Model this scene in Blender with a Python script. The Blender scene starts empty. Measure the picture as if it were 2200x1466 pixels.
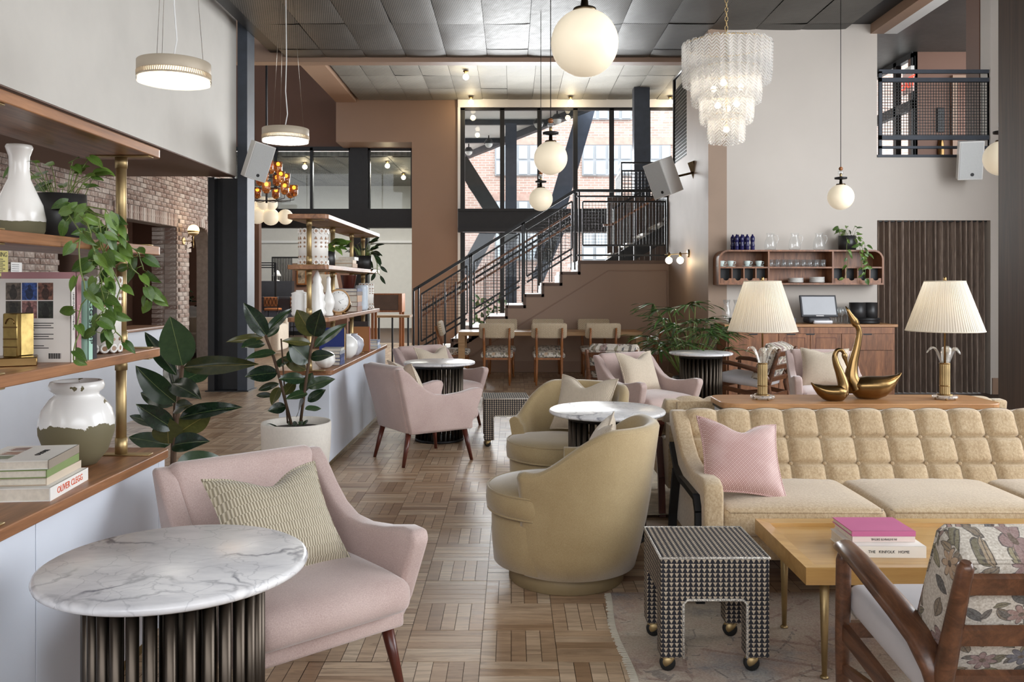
import bpy, bmesh, math, random
from math import sin, cos, pi, radians, sqrt, atan2
from mathutils import Vector, Matrix
random.seed(7)
SC = bpy.context.scene
COL = SC.collection

# ------------------------------------------------------------------ camera
F = 1830.0; CX = 1100.0; HY = 612.0; EYE = 1.48      # focal length in pixels of the 2200 px frame, vanishing point, eye height
cd = bpy.data.cameras.new('camera'); cam = bpy.data.objects.new('camera', cd); COL.objects.link(cam)
cd.sensor_width = 36.0; cd.sensor_fit = 'HORIZONTAL'; cd.lens = 36.0 * F / 2200.0
cd.shift_y = -(733.0 - HY) / 2200.0
cd.clip_start = 0.05; cd.clip_end = 200
cam.location = (0, 0, EYE); cam.rotation_euler = (radians(90), 0, 0)
SC.camera = cam

# ------------------------------------------------------------------ sky, daylight, fill lamps and exposure
W = bpy.data.worlds.new('sky'); SC.world = W; W.use_nodes = True
bg = W.node_tree.nodes['Background']; bg.inputs[0].default_value = (0.93, 0.96, 1.0, 1); bg.inputs[1].default_value = 4.2
def area(name, loc, rot, sx, sy, power, col=(1, 1, 1)):
    l = bpy.data.lights.new(name, 'AREA'); l.shape = 'RECTANGLE'; l.size = sx; l.size_y = sy; l.energy = power; l.color = col
    o = bpy.data.objects.new(name, l); COL.objects.link(o); o.location = loc; o.rotation_euler = rot; return o
area('daylight_front_windows', (0.6, -2.6, 3.4), (radians(90), 0, 0), 9.0, 2.6, 60, (0.97, 0.98, 1.0))
area('daylight_side_windows', (6.3, 5.0, 3.0), (radians(80), 0, radians(84)), 7.0, 3.4, 370, (0.90, 0.95, 1.0))
area('daylight_stair_glazing', (1.0, 20.7, 2.9), (radians(-84), 0, 0), 4.4, 3.6, 900, (0.95, 0.98, 1.0))
area('fill_bar_room', (-4.6, 24.0, 4.7), (0, 0, 0), 3.4, 3.0, 420, (1.0, 0.98, 0.94))  # added area lamp under the ceiling, brightens the bar room
area('fill_brick_room', (-5.0, 5.0, 2.9), (0, radians(12), 0), .9, 6.0, 44, (1.0, 0.95, 0.88))  # unseen fill added to lift the brick wall
area('fill_corridor', (8.6, 12.2, 5.3), (radians(60), 0, radians(20)), 1.6, 1.0, 18, (1.0, 0.96, 0.9))  # fill lamp added for the dark upper corridor
sl_ = bpy.data.lights.new('sun', 'SUN'); sl_.energy = 1.6; sl_.angle = radians(2); sl_.color = (1, .97, .92)
so_ = bpy.data.objects.new('sun', sl_); COL.objects.link(so_); so_.rotation_euler = (radians(48), 0, radians(-24))
SC.cycles.transparent_max_bounces = 32; SC.cycles.sample_clamp_indirect = 6.0
vs = SC.view_settings
vs.view_transform = 'Standard'; vs.look = 'None'; vs.exposure = 0.04; vs.gamma = 1.0; vs.use_curve_mapping = False

# ------------------------------------------------------------------ mesh builder
class MB:
    def __init__(s): s.v = []; s.f = []; s.sm = []
    def add(s, vs, fs, smooth=False):
        o = len(s.v); s.v += [tuple(p) for p in vs]
        for f in fs: s.f.append(tuple(i + o for i in f)); s.sm.append(smooth)
        return s
    def xf(s, m):
        s.v = [tuple(m @ Vector(p)) for p in s.v]; return s
    def join(s, b, m=None):
        return s.add([tuple(m @ Vector(p)) for p in b.v] if m else b.v, b.f, False) if not any(b.sm) else s._j(b, m)
    def _j(s, b, m):
        o = len(s.v); s.v += [tuple(m @ Vector(p)) for p in b.v] if m else b.v
        for f, k in zip(b.f, b.sm): s.f.append(tuple(i + o for i in f)); s.sm.append(k)
        return s
    def box(s, x0, x1, y0, y1, z0, z1):
        vs = [(x0,y0,z0),(x1,y0,z0),(x1,y1,z0),(x0,y1,z0),(x0,y0,z1),(x1,y0,z1),(x1,y1,z1),(x0,y1,z1)]
        return s.add(vs, [(0,3,2,1),(4,5,6,7),(0,1,5,4),(1,2,6,5),(2,3,7,6),(3,0,4,7)])
    def cbox(s, c, d, m=None):
        b = MB().box(-d[0]/2, d[0]/2, -d[1]/2, d[1]/2, -d[2]/2, d[2]/2)
        return s.add([tuple(Vector(c) + (m @ Vector(p) if m else Vector(p))) for p in b.v], b.f)
    def bar(s, a, b, w, h=None, up=(0, 0, 1)):
        a = Vector(a); b = Vector(b); d = (b - a); L = d.length; d.normalize(); h = h or w
        u = Vector(up)
        if abs(d.dot(u)) > .99: u = Vector((0, 1, 0))
        r = d.cross(u).normalized(); u = r.cross(d)
        vs = []
        for p in (a, b):
            for i, j in ((-1,-1),(1,-1),(1,1),(-1,1)): vs.append(p + r*(i*w/2) + u*(j*h/2))
        return s.add(vs, [(3,2,1,0),(4,5,6,7),(0,1,5,4),(1,2,6,5),(2,3,7,6),(3,0,4,7)])
    def rings(s, rings, closed_ends=True, smooth=True, wrap=False):
        n = len(rings[0]); o = len(s.v)
        for r in rings: s.v += [tuple(p) for p in r]
        k = len(rings)
        for i in range(k if wrap else k - 1):
            for j in range(n):
                a = o + i*n + j; b = o + i*n + (j+1) % n; c = o + ((i+1) % k)*n
                s.f.append((a, b, c + (j+1) % n, c + j)); s.sm.append(smooth)
        if closed_ends and not wrap:
            s.f.append(tuple(o + j for j in reversed(range(n)))); s.sm.append(False)
            s.f.append(tuple(o + (k-1)*n + j for j in range(n))); s.sm.append(False)
        return s
    def tube(s, pts, r, n=8, flat=1.0, up=None):
        pts = [Vector(p) for p in pts]; k = len(pts)
        rs = r if isinstance(r, (list, tuple)) else [r]*k
        R = []; prev = None
        for i, p in enumerate(pts):
            t = (pts[min(i+1, k-1)] - pts[max(i-1, 0)]).normalized()
            if prev is None:
                a = Vector(up) if up else (Vector((0, 0, 1)) if abs(t.z) < .9 else Vector((1, 0, 0)))
                u = (a - t*a.dot(t)).normalized()
            else:
                u = (prev - t*prev.dot(t)).normalized()
            prev = u; w = t.cross(u)
            R.append([p + u*(cos(2*pi*j/n)*rs[i]) + w*(sin(2*pi*j/n)*rs[i]*flat) for j in range(n)])
        return s.rings(R)
    def lathe(s, prof, n=24, c=(0, 0, 0), cap=True, smooth=True):
        R = [[(c[0] + r*cos(2*pi*j/n), c[1] + r*sin(2*pi*j/n), c[2] + z) for j in range(n)] for r, z in prof]
        return s.rings(R, cap, smooth)
    def sphere(s, c, r, n=20, m=12, sz=1.0):
        prof = [(max(r*sin(pi*i/m), 1e-4), -r*sz*cos(pi*i/m)) for i in range(m+1)]
        return s.lathe(prof, n, c)
    def prism(s, poly, h0, h1, axis='z'):
        n = len(poly)
        def P(a, b, h): return (a, b, h) if axis == 'z' else ((a, h, b) if axis == 'y' else (h, a, b))
        vs = [P(a, b, h0) for a, b in poly] + [P(a, b, h1) for a, b in poly]
        return s.add(vs, [tuple(reversed(range(n))), tuple(range(n, 2*n))] + [(i, (i+1) % n, n + (i+1) % n, n + i) for i in range(n)])
    def grid(s, fn, nu, nv, smooth=True, wrapu=False):
        o = len(s.v)
        for i in range(nu + (0 if wrapu else 1)):
            for j in range(nv + 1): s.v.append(tuple(fn(i/nu, j/nv)))
        m = nv + 1; k = nu if wrapu else nu + 1
        for i in range(nu):
            for j in range(nv):
                s.f.append((o + i*m + j, o + ((i+1) % k)*m + j, o + ((i+1) % k)*m + j+1, o + i*m + j+1)); s.sm.append(smooth)
        return s
    def mesh(s, name):
        me = bpy.data.meshes.new(name); me.from_pydata(s.v, [], s.f); me.update()
        bm = bmesh.new(); bm.from_mesh(me); bmesh.ops.recalc_face_normals(bm, faces=bm.faces); bm.to_mesh(me); bm.free()
        me.polygons.foreach_set('use_smooth', s.sm); return me
def rb(x0, x1, y0, y1, z0, z1, r=.02, seg=3):
    "rounded box"
    bm = bmesh.new(); bmesh.ops.create_cube(bm, size=1)
    for v in bm.verts: v.co = ((x0+x1)/2 + v.co.x*(x1-x0), (y0+y1)/2 + v.co.y*(y1-y0), (z0+z1)/2 + v.co.z*(z1-z0))
    r = min(r, .49*min(abs(x1-x0), abs(y1-y0), abs(z1-z0)))
    bmesh.ops.bevel(bm, geom=bm.edges[:], offset=r, segments=seg, profile=.5, affect='EDGES')
    b = MB(); bm.verts.index_update()
    b.v = [tuple(v.co) for v in bm.verts]; b.f = [tuple(v.index for v in f.verts) for f in bm.faces]; b.sm = [(r > .012) or f.calc_area() < 4*r*max(abs(x1-x0), abs(y1-y0), abs(z1-z0)) for f in bm.faces]; bm.free(); return b
def bev(b, r, seg=3, ang=40, flat=False):
    "bevel the sharp edges of a builder and smooth it"
    me = b.mesh('t'); bm = bmesh.new(); bm.from_mesh(me); bmesh.ops.remove_doubles(bm, verts=bm.verts, dist=1e-5)
    es = [e for e in bm.edges if len(e.link_faces) == 2 and e.calc_face_angle(0) > radians(ang)]
    res = bmesh.ops.bevel(bm, geom=es, offset=r, segments=seg, profile=.5, affect='EDGES', clamp_overlap=True); nf = set(res['faces'])
    o = MB(); bm.verts.index_update(); o.v = [tuple(v.co) for v in bm.verts]
    o.f = [tuple(v.index for v in f.verts) for f in bm.faces]; o.sm = [(not flat) or (f in nf) for f in bm.faces]; bm.free(); bpy.data.meshes.remove(me); return o
def puff(x0, x1, y0, y1, z0, z1, r=.04, dome=.0, n=10, bulge=.0):
    "soft cushion block: rounded, subdivided, domed on top and slightly bulging at the sides"
    def ax(a, b): return [a, a+.08*r, a+.3*r, a+.6*r, a+r] + [a+r + (b-a-2*r)*i/n for i in range(1, n)] + [b-r, b-.6*r, b-.3*r, b-.08*r, b]
    A = (ax(x0, x1), ax(y0, y1), [z0, z0+.08*r, z0+.3*r, z0+.6*r, z0+r, (z0+z1)/2, z1-r, z1-.6*r, z1-.3*r, z1-.08*r, z1] if z1-z0 > 2.1*r else [z0, z0+.3*r, (z0+z1)/2, z1-.3*r, z1])
    lo = (x0, y0, z0); hi = (x1, y1, z1); B = MB(); rr = min(r, .49*(z1-z0))
    def fin(p):
        q = [max(lo[i]+rr, min(hi[i]-rr, p[i])) for i in range(3)]; d = Vector(p) - Vector(q)
        v = Vector(q) + (d.normalized()*rr if d.length > 1e-9 else d)
        u = (2*(v.x-x0)/(x1-x0)-1); w = (2*(v.y-y0)/(y1-y0)-1); t = (v.z-z0)/(z1-z0)
        v.z += dome*max(0, 1-u**4)*max(0, 1-w**4)*t
        if bulge: k = 4*t*(1-t)*bulge; v.x += u*k*(1-w**4); v.y += w*k*(1-u**4)
        return tuple(v)
    for a in range(3):
        i, j = [k for k in range(3) if k != a]
        for side in (lo[a], hi[a]):
            o = len(B.v); m = len(A[j])
            for p in A[i]:
                for q in A[j]: c = [0, 0, 0]; c[a] = side; c[i] = p; c[j] = q; B.v.append(fin(c))
            for s in range(len(A[i])-1):
                for t in range(m-1): B.f.append((o+s*m+t, o+(s+1)*m+t, o+(s+1)*m+t+1, o+s*m+t+1)); B.sm.append(True)
    me = B.mesh('t'); bm = bmesh.new(); bm.from_mesh(me); bmesh.ops.remove_doubles(bm, verts=bm.verts, dist=1e-5); bm.verts.index_update()
    o = MB(); o.v = [tuple(v.co) for v in bm.verts]; o.f = [tuple(v.index for v in f.verts) for f in bm.faces]; o.sm = [True]*len(o.f); bm.free(); bpy.data.meshes.remove(me); return o
def T(x=0, y=0, z=0): return Matrix.Translation((x, y, z))
def RX(a): return Matrix.Rotation(a, 4, 'X')
def RY(a): return Matrix.Rotation(a, 4, 'Y')
def RZ(a): return Matrix.Rotation(a, 4, 'Z')

def obj(name, b, m, parent=None, loc=None, rot=None, **props):
    me = b.mesh(name) if isinstance(b, MB) else b
    if m is not None and not me.materials: me.materials.append(m)
    o = bpy.data.objects.new(name, me); COL.objects.link(o)
    if parent: o.parent = parent
    if loc: o.location = loc
    if rot: o.rotation_euler = rot
    for k, v in props.items(): o[k] = v
    return o
def thing(name, label, cat, loc=(0, 0, 0), rz=0, group=None, kind=None):
    o = bpy.data.objects.new(name, None); COL.objects.link(o); o.location = loc; o.rotation_euler = (0, 0, rz); o.empty_display_size = .1
    o['label'] = label; o['category'] = cat
    if group: o['group'] = group
    if kind: o['kind'] = kind
    return o
def tag(o, label, cat, group=None):
    o['label'] = label; o['category'] = cat
    if group: o['group'] = group
    return o
def struct(name, b, m, label, cat='wall', **k):
    o = obj(name, b, m, **k); o['kind'] = 'structure'; o['label'] = label; o['category'] = cat; return o
def dup(root, loc, rz, label, group=None):
    r = root.copy(); COL.objects.link(r); r.location = loc; r.rotation_euler = (0, 0, rz); r['label'] = label
    if group: r['group'] = group
    def rec(a, b):
        for ch in list(a.children):
            c = ch.copy(); COL.objects.link(c); c.parent = b; rec(ch, c)
    rec(root, r); return r
def text(name, s, size, m, parent, loc, rot, ext=.0006, align='CENTER', sx=1.0):
    c = bpy.data.curves.new(name, 'FONT'); c.body = s; c.size = size; c.extrude = ext; c.align_x = align; c.align_y = 'CENTER'; c.resolution_u = 3
    t = bpy.data.objects.new('tmp', c); me = bpy.data.meshes.new_from_object(t); bpy.data.objects.remove(t); bpy.data.curves.remove(c)
    me.name = name; me.materials.clear(); me.materials.append(m); o = bpy.data.objects.new(name, me); COL.objects.link(o); o.parent = parent; o.location = loc; o.rotation_euler = rot
    o.scale = (sx, 1, 1); return o
def px(x, y, d):
    "the point seen at pixel (x, y) at distance d in front of the camera"
    return ((x - CX)/F*d, d, EYE - (y - HY)/F*d)
def face(fx, fy): return atan2(fx, -fy)      # rotation that turns local -Y to the direction (fx, fy)

# ------------------------------------------------------------------ materials
class NT:
    def __init__(s, name):
        s.m = bpy.data.materials.new(name); s.m.use_nodes = True; s.t = s.m.node_tree
        s.b = s.t.nodes['Principled BSDF']; s.out = s.t.nodes['Material Output']; s._tc = None
    def n(s, typ, **k):
        x = s.t.nodes.new(typ)
        for a, b in k.items(): setattr(x, a, b)
        return x
    def l(s, a, b): s.t.links.new(a.o if isinstance(a, X) else a, b)
    def put(s, inp, v):
        if isinstance(v, X): s.l(v, inp)
        elif hasattr(v, 'is_linked'): s.l(v, inp)
        else: inp.default_value = v
    def tc(s, which='Object'):
        if s._tc is None: s._tc = s.n('ShaderNodeTexCoord')
        return s._tc.outputs[which]
    def xyz(s, src=None):
        p = s.n('ShaderNodeSeparateXYZ'); s.l(src or s.tc(), p.inputs[0]); return [X(s, o) for o in p.outputs]
    def vec(s, x, y, z):
        p = s.n('ShaderNodeCombineXYZ'); [s.put(i, v) for i, v in zip(p.inputs, (x, y, z))]; return p.outputs[0]
    def scaled(s, sc, src=None, rot=(0, 0, 0)):
        p = s.n('ShaderNodeMapping'); s.l(src or s.tc(), p.inputs[0]); p.inputs['Scale'].default_value = sc; p.inputs['Rotation'].default_value = rot; return p.outputs[0]
    def noise(s, scale, vec=None, detail=3, rough=.55, dist=0):
        p = s.n('ShaderNodeTexNoise'); s.l(vec or s.tc(), p.inputs['Vector']); p.inputs['Scale'].default_value = scale
        p.inputs['Detail'].default_value = detail; p.inputs['Roughness'].default_value = rough; p.inputs['Distortion'].default_value = dist; return X(s, p.outputs[0])
    def voro(s, scale, vec=None, feat='F1', out='Distance'):
        p = s.n('ShaderNodeTexVoronoi', feature=feat); s.l(vec or s.tc(), p.inputs['Vector']); p.inputs['Scale'].default_value = scale; return X(s, p.outputs[out])
    def math(s, op, a, b=0.0, c=0.0):
        p = s.n('ShaderNodeMath', operation=op)
        for i, v in zip(p.inputs, (a, b, c)): s.put(i, v)
        return X(s, p.outputs[0])
    def ramp(s, f, stops, interp='LINEAR'):
        p = s.n('ShaderNodeValToRGB'); s.put(p.inputs[0], f); cr = p.color_ramp; cr.interpolation = interp
        while len(cr.elements) < len(stops): cr.elements.new(.5)
        for e, (q, c) in zip(cr.elements, stops): e.position = q; e.color = (c[0], c[1], c[2], 1)
        return p.outputs[0]
    def mix(s, f, a, b, blend='MIX'):
        p = s.n('ShaderNodeMix', data_type='RGBA', blend_type=blend); s.put(p.inputs[0], f)
        for i, v in ((6, a), (7, b)): s.put(p.inputs[i], v if not isinstance(v, tuple) else (v[0], v[1], v[2], 1))
        return p.outputs[2]
    def objrand(s): return X(s, s.n('ShaderNodeObjectInfo').outputs['Random'])
    def island(s): return X(s, s.n('ShaderNodeNewGeometry').outputs['Random Per Island'])
    def bump(s, h, strength=.3, dist=.01):
        p = s.n('ShaderNodeBump'); p.inputs['Strength'].default_value = strength; p.inputs['Distance'].default_value = dist; s.put(p.inputs['Height'], h)
        s.l(p.outputs[0], s.b.inputs['Normal'])
    def set(s, col=None, rough=None, metal=None, **k):
        if col is not None: s.put(s.b.inputs['Base Color'], (col[0], col[1], col[2], 1) if isinstance(col, tuple) else col)
        if rough is not None: s.put(s.b.inputs['Roughness'], rough)
        if metal is not None: s.b.inputs['Metallic'].default_value = metal
        for a, v in k.items(): s.put(s.b.inputs[a.replace('_', ' ')], v)
        return s.m
class X:
    def __init__(s, t, o): s.t = t; s.o = o
    def __add__(s, b): return s.t.math('ADD', s, b)
    def __radd__(s, b): return s.t.math('ADD', s, b)
    def __sub__(s, b): return s.t.math('SUBTRACT', s, b)
    def __rsub__(s, b): return s.t.math('SUBTRACT', b, s)
    def __mul__(s, b): return s.t.math('MULTIPLY', s, b)
    def __rmul__(s, b): return s.t.math('MULTIPLY', s, b)
    def __truediv__(s, b): return s.t.math('DIVIDE', s, b)
    def fract(s): return s.t.math('FRACT', s)
    def abs(s): return s.t.math('ABSOLUTE', s)
    def lt(s, b): return s.t.math('LESS_THAN', s, b)
    def gt(s, b): return s.t.math('GREATER_THAN', s, b)
    def floor(s): return s.t.math('FLOOR', s)
    def sin(s): return s.t.math('SINE', s)
    def min(s, b): return s.t.math('MINIMUM', s, b)
    def max(s, b): return s.t.math('MAXIMUM', s, b)
    def mod(s, b): return s.t.math('FLOORED_MODULO', s, b)
def lin(r, g, b):
    f = lambda c: (c/255)/12.92 if c/255 <= .04045 else ((c/255 + .055)/1.055)**2.4
    return (f(r), f(g), f(b))
def plain(name, c, rough=.5, metal=0.0, var=.08, vs=6.0, bump=0.0, bs=80, bd=.002, **k):
    t = NT(name)
    if var:
        n = t.noise(vs, detail=4); d = tuple(max(0, x*(1-var*2)) for x in c); e = tuple(min(1, x*(1+var)) for x in c)
        t.set(t.ramp(n, [(.3, d), (.7, e)]), rough, metal, **k)
    else: t.set(c, rough, metal, **k)
    if bump: t.bump(t.noise(bs, detail=2), bump, bd)
    return t.m
def wood(name, dark, light, axis=0, scale=1.0, rough=.4, stripes=14, coat=0.0):
    t = NT(name); sc = [stripes*scale]*3; sc[axis] = 1.1*scale
    p = t.scaled(tuple(sc)); r = t.objrand()
    pv = t.n('ShaderNodeVectorMath', operation='ADD'); t.l(p, pv.inputs[0]); t.l(t.vec(r*40, r*17, r*9), pv.inputs[1]); p = pv.outputs[0]
    a = t.noise(1.0, p, 6, .62, 1.2); b = t.noise(5.0, p, 3, .7)
    mid = tuple((x*.55+y*.45) for x, y in zip(dark, light))
    t.set(t.ramp(a*.75 + b*.25, [(.28, dark), (.48, mid), (.68, light)]), rough, 0.0)
    t.b.inputs['Coat Weight'].default_value = coat
    t.bump(b, .08, .004); return t.m
def fabric(name, c1, c2, scale=140, rough=.9, sheen=.35, bump=.35, blot=.0, blotc=None):
    t = NT(name); n = t.noise(scale, detail=2, rough=.6); big = t.noise(3.5, detail=4)
    col = t.ramp(n*.55 + big*.45, [(.3, c1), (.68, c2)])
    if blot: col = t.mix(t.math('MULTIPLY', t.math('SMOOTH_MIN', big, 1, .1), blot), col, blotc)
    t.set(col, rough); t.b.inputs['Sheen Weight'].default_value = sheen; t.b.inputs['Sheen Roughness'].default_value = .45
    t.bump(n, bump, .0015); return t.m
def glass(name, tint=(1, 1, 1), refl=.12, rough=.02, dens=0.0):
    "thin pane: clear with a reflection that grows at grazing angles"
    t = NT(name); tr = t.n('ShaderNodeBsdfTransparent'); tr.inputs[0].default_value = (*tint, 1)
    gl = t.n('ShaderNodeBsdfGlossy'); gl.inputs['Roughness'].default_value = rough
    lw = t.n('ShaderNodeLayerWeight'); lw.inputs[0].default_value = .5
    mx = t.n('ShaderNodeMixShader'); t.l(t.math('POWER', X(t, lw.outputs['Facing']), 3.5)*.75 + refl*.3, mx.inputs[0]); t.l(tr.outputs[0], mx.inputs[1]); t.l(gl.outputs[0], mx.inputs[2])
    s = mx
    if dens:
        df = t.n('ShaderNodeBsdfDiffuse'); df.inputs[0].default_value = (*tint, 1); m2 = t.n('ShaderNodeMixShader'); m2.inputs[0].default_value = dens
        t.l(mx.outputs[0], m2.inputs[1]); t.l(df.outputs[0], m2.inputs[2]); s = m2
    t.l(s.outputs[0], t.out.inputs[0]); return t.m
def emit(name, c, st):
    t = NT(name); t.set((c[0], c[1], c[2]), .4); t.b.inputs['Emission Color'].default_value = (*c, 1); t.b.inputs['Emission Strength'].default_value = st; return t.m

m_wallwhite = plain('warm_white_plaster', lin(212, 207, 199), .7, var=.03, vs=1.5, bump=.05, bs=12)
m_wallright = plain('greige_paint', lin(197, 188, 178), .55, var=.02, vs=1.2)
m_tan = plain('tan_paint', lin(156, 127, 106), .5, var=.02, vs=1.0)
m_tansatin = plain('tan_satin_paint', lin(158, 134, 114), .58, var=.04, vs=2.0)
m_brown = plain('cocoa_paint', lin(118, 86, 70), .6, var=.02, vs=1.0)
m_soffit = plain('soffit_taupe', lin(128, 104, 92), .7, var=.02, vs=1.0)
m_black = plain('black_steel', lin(30, 30, 32), .45, .2, var=.1, vs=8)
m_steel = plain('blackened_steel', lin(56, 62, 72), .55, .0, var=.12, vs=5)
m_rail = plain('railing_steel', lin(26, 25, 25), .4, .3, var=.05)
m_white = plain('white_paint', lin(232, 231, 228), .55, var=.01)
m_console = plain('lilac_white_lacquer', lin(216, 222, 233), .42, var=.01)
m_brass = plain('aged_brass', lin(184, 160, 116), .46, .9, var=.12, vs=9)
m_brassd = plain('dark_brass', lin(112, 96, 74), .34, 1.0, var=.15, vs=7)
m_gold = plain('polished_brass', lin(144, 116, 76), .26, 1.0, var=.12, vs=5)
m_tube = plain('bronze_tube', lin(74, 66, 58), .34, .9, var=.15, vs=4)
m_walnut = wood('walnut', lin(72, 42, 26), lin(150, 98, 62), 1, 1.0, .38)
m_walnutx = wood('walnut_long_grain', lin(78, 46, 28), lin(158, 104, 64), 0, 1.0, .38)
m_shelfw = wood('walnut_shelf', lin(96, 60, 38), lin(176, 124, 84), 1, 1.1, .4)
m_oakx = wood('warm_oak_top', lin(150, 102, 62), lin(198, 150, 102), 0, 1.0, .35)
m_maple = wood('honey_maple', lin(170, 126, 70), lin(206, 166, 104), 0, .8, .28, coat=.3)
m_teak = wood('teak_frame', lin(56, 34, 24), lin(122, 80, 54), 1, 1.4, .34, coat=.15)
m_zebra = wood('striped_walnut', lin(84, 52, 34), lin(168, 112, 74), 2, 1.5, .42, stripes=9)
m_leg = wood('mahogany_leg', lin(58, 24, 18), lin(104, 50, 36), 2, 1.0, .3)
m_chairwood = wood('chestnut_chair_wood', lin(108, 62, 30), lin(166, 106, 58), 2, 1.0, .35)
m_tablewood = wood('light_oak', lin(150, 110, 68), lin(194, 154, 106), 0, 1.0, .4)
m_darkwood = wood('dark_column_wood', lin(38, 30, 26), lin(84, 62, 48), 2, .6, .45, stripes=40)
m_pink = fabric('dusty_pink_mohair', lin(168, 143, 136), lin(204, 182, 175), 260, .85, .5, .25)
m_olive = fabric('olive_gold_velvet', lin(148, 124, 84), lin(184, 163, 122), 300, .75, .5, .15)
m_gray = plain('dark_grey', lin(52, 52, 56), .5, 0, var=.05)
m_gray2 = plain('slate_grey', lin(92, 94, 104), .5, 0, var=.05)
m_ceram = plain('white_glaze', lin(238, 236, 232), .18, 0, var=.02)
m_blackpot = plain('black_stoneware', lin(44, 42, 42), .4, 0, var=.15)
m_soil = plain('soil', lin(52, 38, 28), .95, 0, var=.3, vs=40, bump=.8, bs=60, bd=.01)
m_paper = plain('book_pages', lin(222, 214, 200), .9, 0, var=.06, vs=60)
m_ink = plain('black_ink', lin(28, 26, 26), .7, 0, var=0)
m_glass = glass('window_glass', (.96, .98, .98), .06)
m_clear = glass('clear_glass', (.98, .99, .99), .25, .03, .05)
m_rubber = plain('black_rubber', lin(22, 22, 22), .6, 0, var=0)
m_chrome = plain('nickel', lin(190, 184, 172), .15, 1.0, var=0)
# ================================================================== STRUCTURE
# ---- floor of small oak blocks
def m_plank_make():
    t = NT('oak_parquet'); r = t.math('FRACT', t.objrand() + t.island())
    p = t.n('ShaderNodeVectorMath', operation='ADD'); t.l(t.scaled((3, 26, 26)), p.inputs[0]); t.l(t.vec(r*91, r*37, r*53), p.inputs[1])
    p2 = t.n('ShaderNodeVectorMath', operation='ADD'); t.l(t.scaled((26, 3, 26)), p2.inputs[0]); t.l(t.vec(r*91, r*37, r*53), p2.inputs[1])
    nv = t.xyz(t.tc('Generated'))
    a = t.noise(1.0, p.outputs[0], 6, .6, 1.0)
    base = t.ramp(r, [(0, lin(152, 120, 92)), (.2, lin(190, 160, 130)), (.45, lin(208, 184, 156)), (.7, lin(170, 138, 108)), (.85, lin(196, 168, 138)), (1, lin(216, 196, 170))])
    col = t.mix(t.math('MULTIPLY', t.ramp(a, [(.35, (1, 1, 1)), (.6, (0, 0, 0))]), .55), base, lin(104, 76, 54))
    kn = t.voro(2.2, p.outputs[0]); col = t.mix(kn.lt(.09)*.7, col, lin(96, 70, 52))
    t.set(col, t.math('ADD', a*.25, .26)); t.bump(a, .1, .002); return t.m
m_plank = m_plank_make()
m_joint = plain('parquet_joint', lin(70, 52, 38), .7, 0, var=.1)
floor = struct('floor', MB().box(-10, 9, -3, 31, -.12, -.004), m_joint, 'oak parquet floor of square basket-weave blocks', 'floor')
BL = .3048; SW = BL/5; GAP = .0012
def plank_b(alongx, L=BL, w=SW):
    a, b = (L/2 - GAP, w/2 - GAP) if alongx else (w/2 - GAP, L/2 - GAP)
    m = MB().box(-a, a, -b, b, -.004, .0); return m
strips = []
for i in range(-16, 14):
    for j in range(-6, 60):
        x0 = -.430 + i*BL; y0 = 3.342 + j*BL; ax = (i + j) % 2 == 0
        if abs((x0+.15)) > .66*(y0+.3) + .4 or y0 < 1.4: continue
        for k in range(5):
            cxp, cyp = (x0 + BL/2, y0 + (k+.5)*SW) if ax else (x0 + (k+.5)*SW, y0 + BL/2)
            u = CX + F*cxp/cyp; v = HY + F*EYE/cyp
            vis = (560 < u < 1110 and v > 985 and not (v > 1130 and u < 880)) or (1110 < u < 1400 and v > 1300) or (440 < u < 560 and 845 < v < 960)
            strips.append((0 if vis else 1, cyp, cxp, ax))
strips.sort()
pmesh = {}
for ax in (True, False):
    me = plank_b(ax).mesh('plank'); me.materials.append(m_plank); pmesh[ax] = me
nind = 0; rest = MB()
for vis, cyp, cxp, ax in strips:
    if vis == 0 and nind < 300:
        obj('plank', pmesh[ax], None, floor, (cxp, cyp, random.uniform(-.0006, .0006))); nind += 1
    else:
        a, b = (BL/2 - GAP, SW/2 - GAP) if ax else (SW/2 - GAP, BL/2 - GAP); z = random.uniform(-.0006, .0006)
        rest.add([(cxp-a, cyp-b, z), (cxp+a, cyp-b, z), (cxp+a, cyp+b, z), (cxp-a, cyp+b, z)], [(0, 1, 2, 3)])
obj('planks', rest, m_plank, floor, kind='stuff')
outer = MB()
outer.box(-10, -5.4, 12, 31, -.004, .0)
# ---- left upper box wall, its soffit, the half wall below
struct('wall_left', MB().box(-4.15, -3.82, -3, 11.8, 2.98, 5.3), m_wallwhite, 'tall off-white plaster upper wall above the brick room')
struct('ceiling_brick_room', MB().box(-10, -4.15, -3, 11.8, 2.98, 3.1).box(-4.15, -3.83, -3, 11.795, 2.972, 2.98), m_soffit, 'low taupe ceiling under the white upper wall', 'ceiling')
hw = struct('wall_half', MB().box(-4.45, -4.13, 1.5, 10.08, 0, .965), m_console, 'low lilac-white half wall with a wood cap')
obj('cap', rb(-4.5, -4.09, 1.5, 10.12, .965, 1.0, .006, 2), m_shelfw, hw)
# ---- steel column
c = thing('steel_column', 'tall blackened steel H-section column at the end of the white wall', 'column', (0, 0, 0), kind='structure')
obj('flange', MB().box(-3.80, -3.665, 11.79, 12.12, 0, 5.2), m_steel, c)  # lighter steel than the web: the lit side is put into the colour
obj('web', MB().box(-4.12, -3.80, 11.93, 11.98, 0, 2.97), m_black, c)
obj('flange', MB().box(-4.21, -4.12, 11.79, 12.12, 0, 2.97), m_black, c)
obj('base_plate', MB().box(-4.24, -3.64, 11.76, 12.15, 0, .015), m_black, c)
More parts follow.
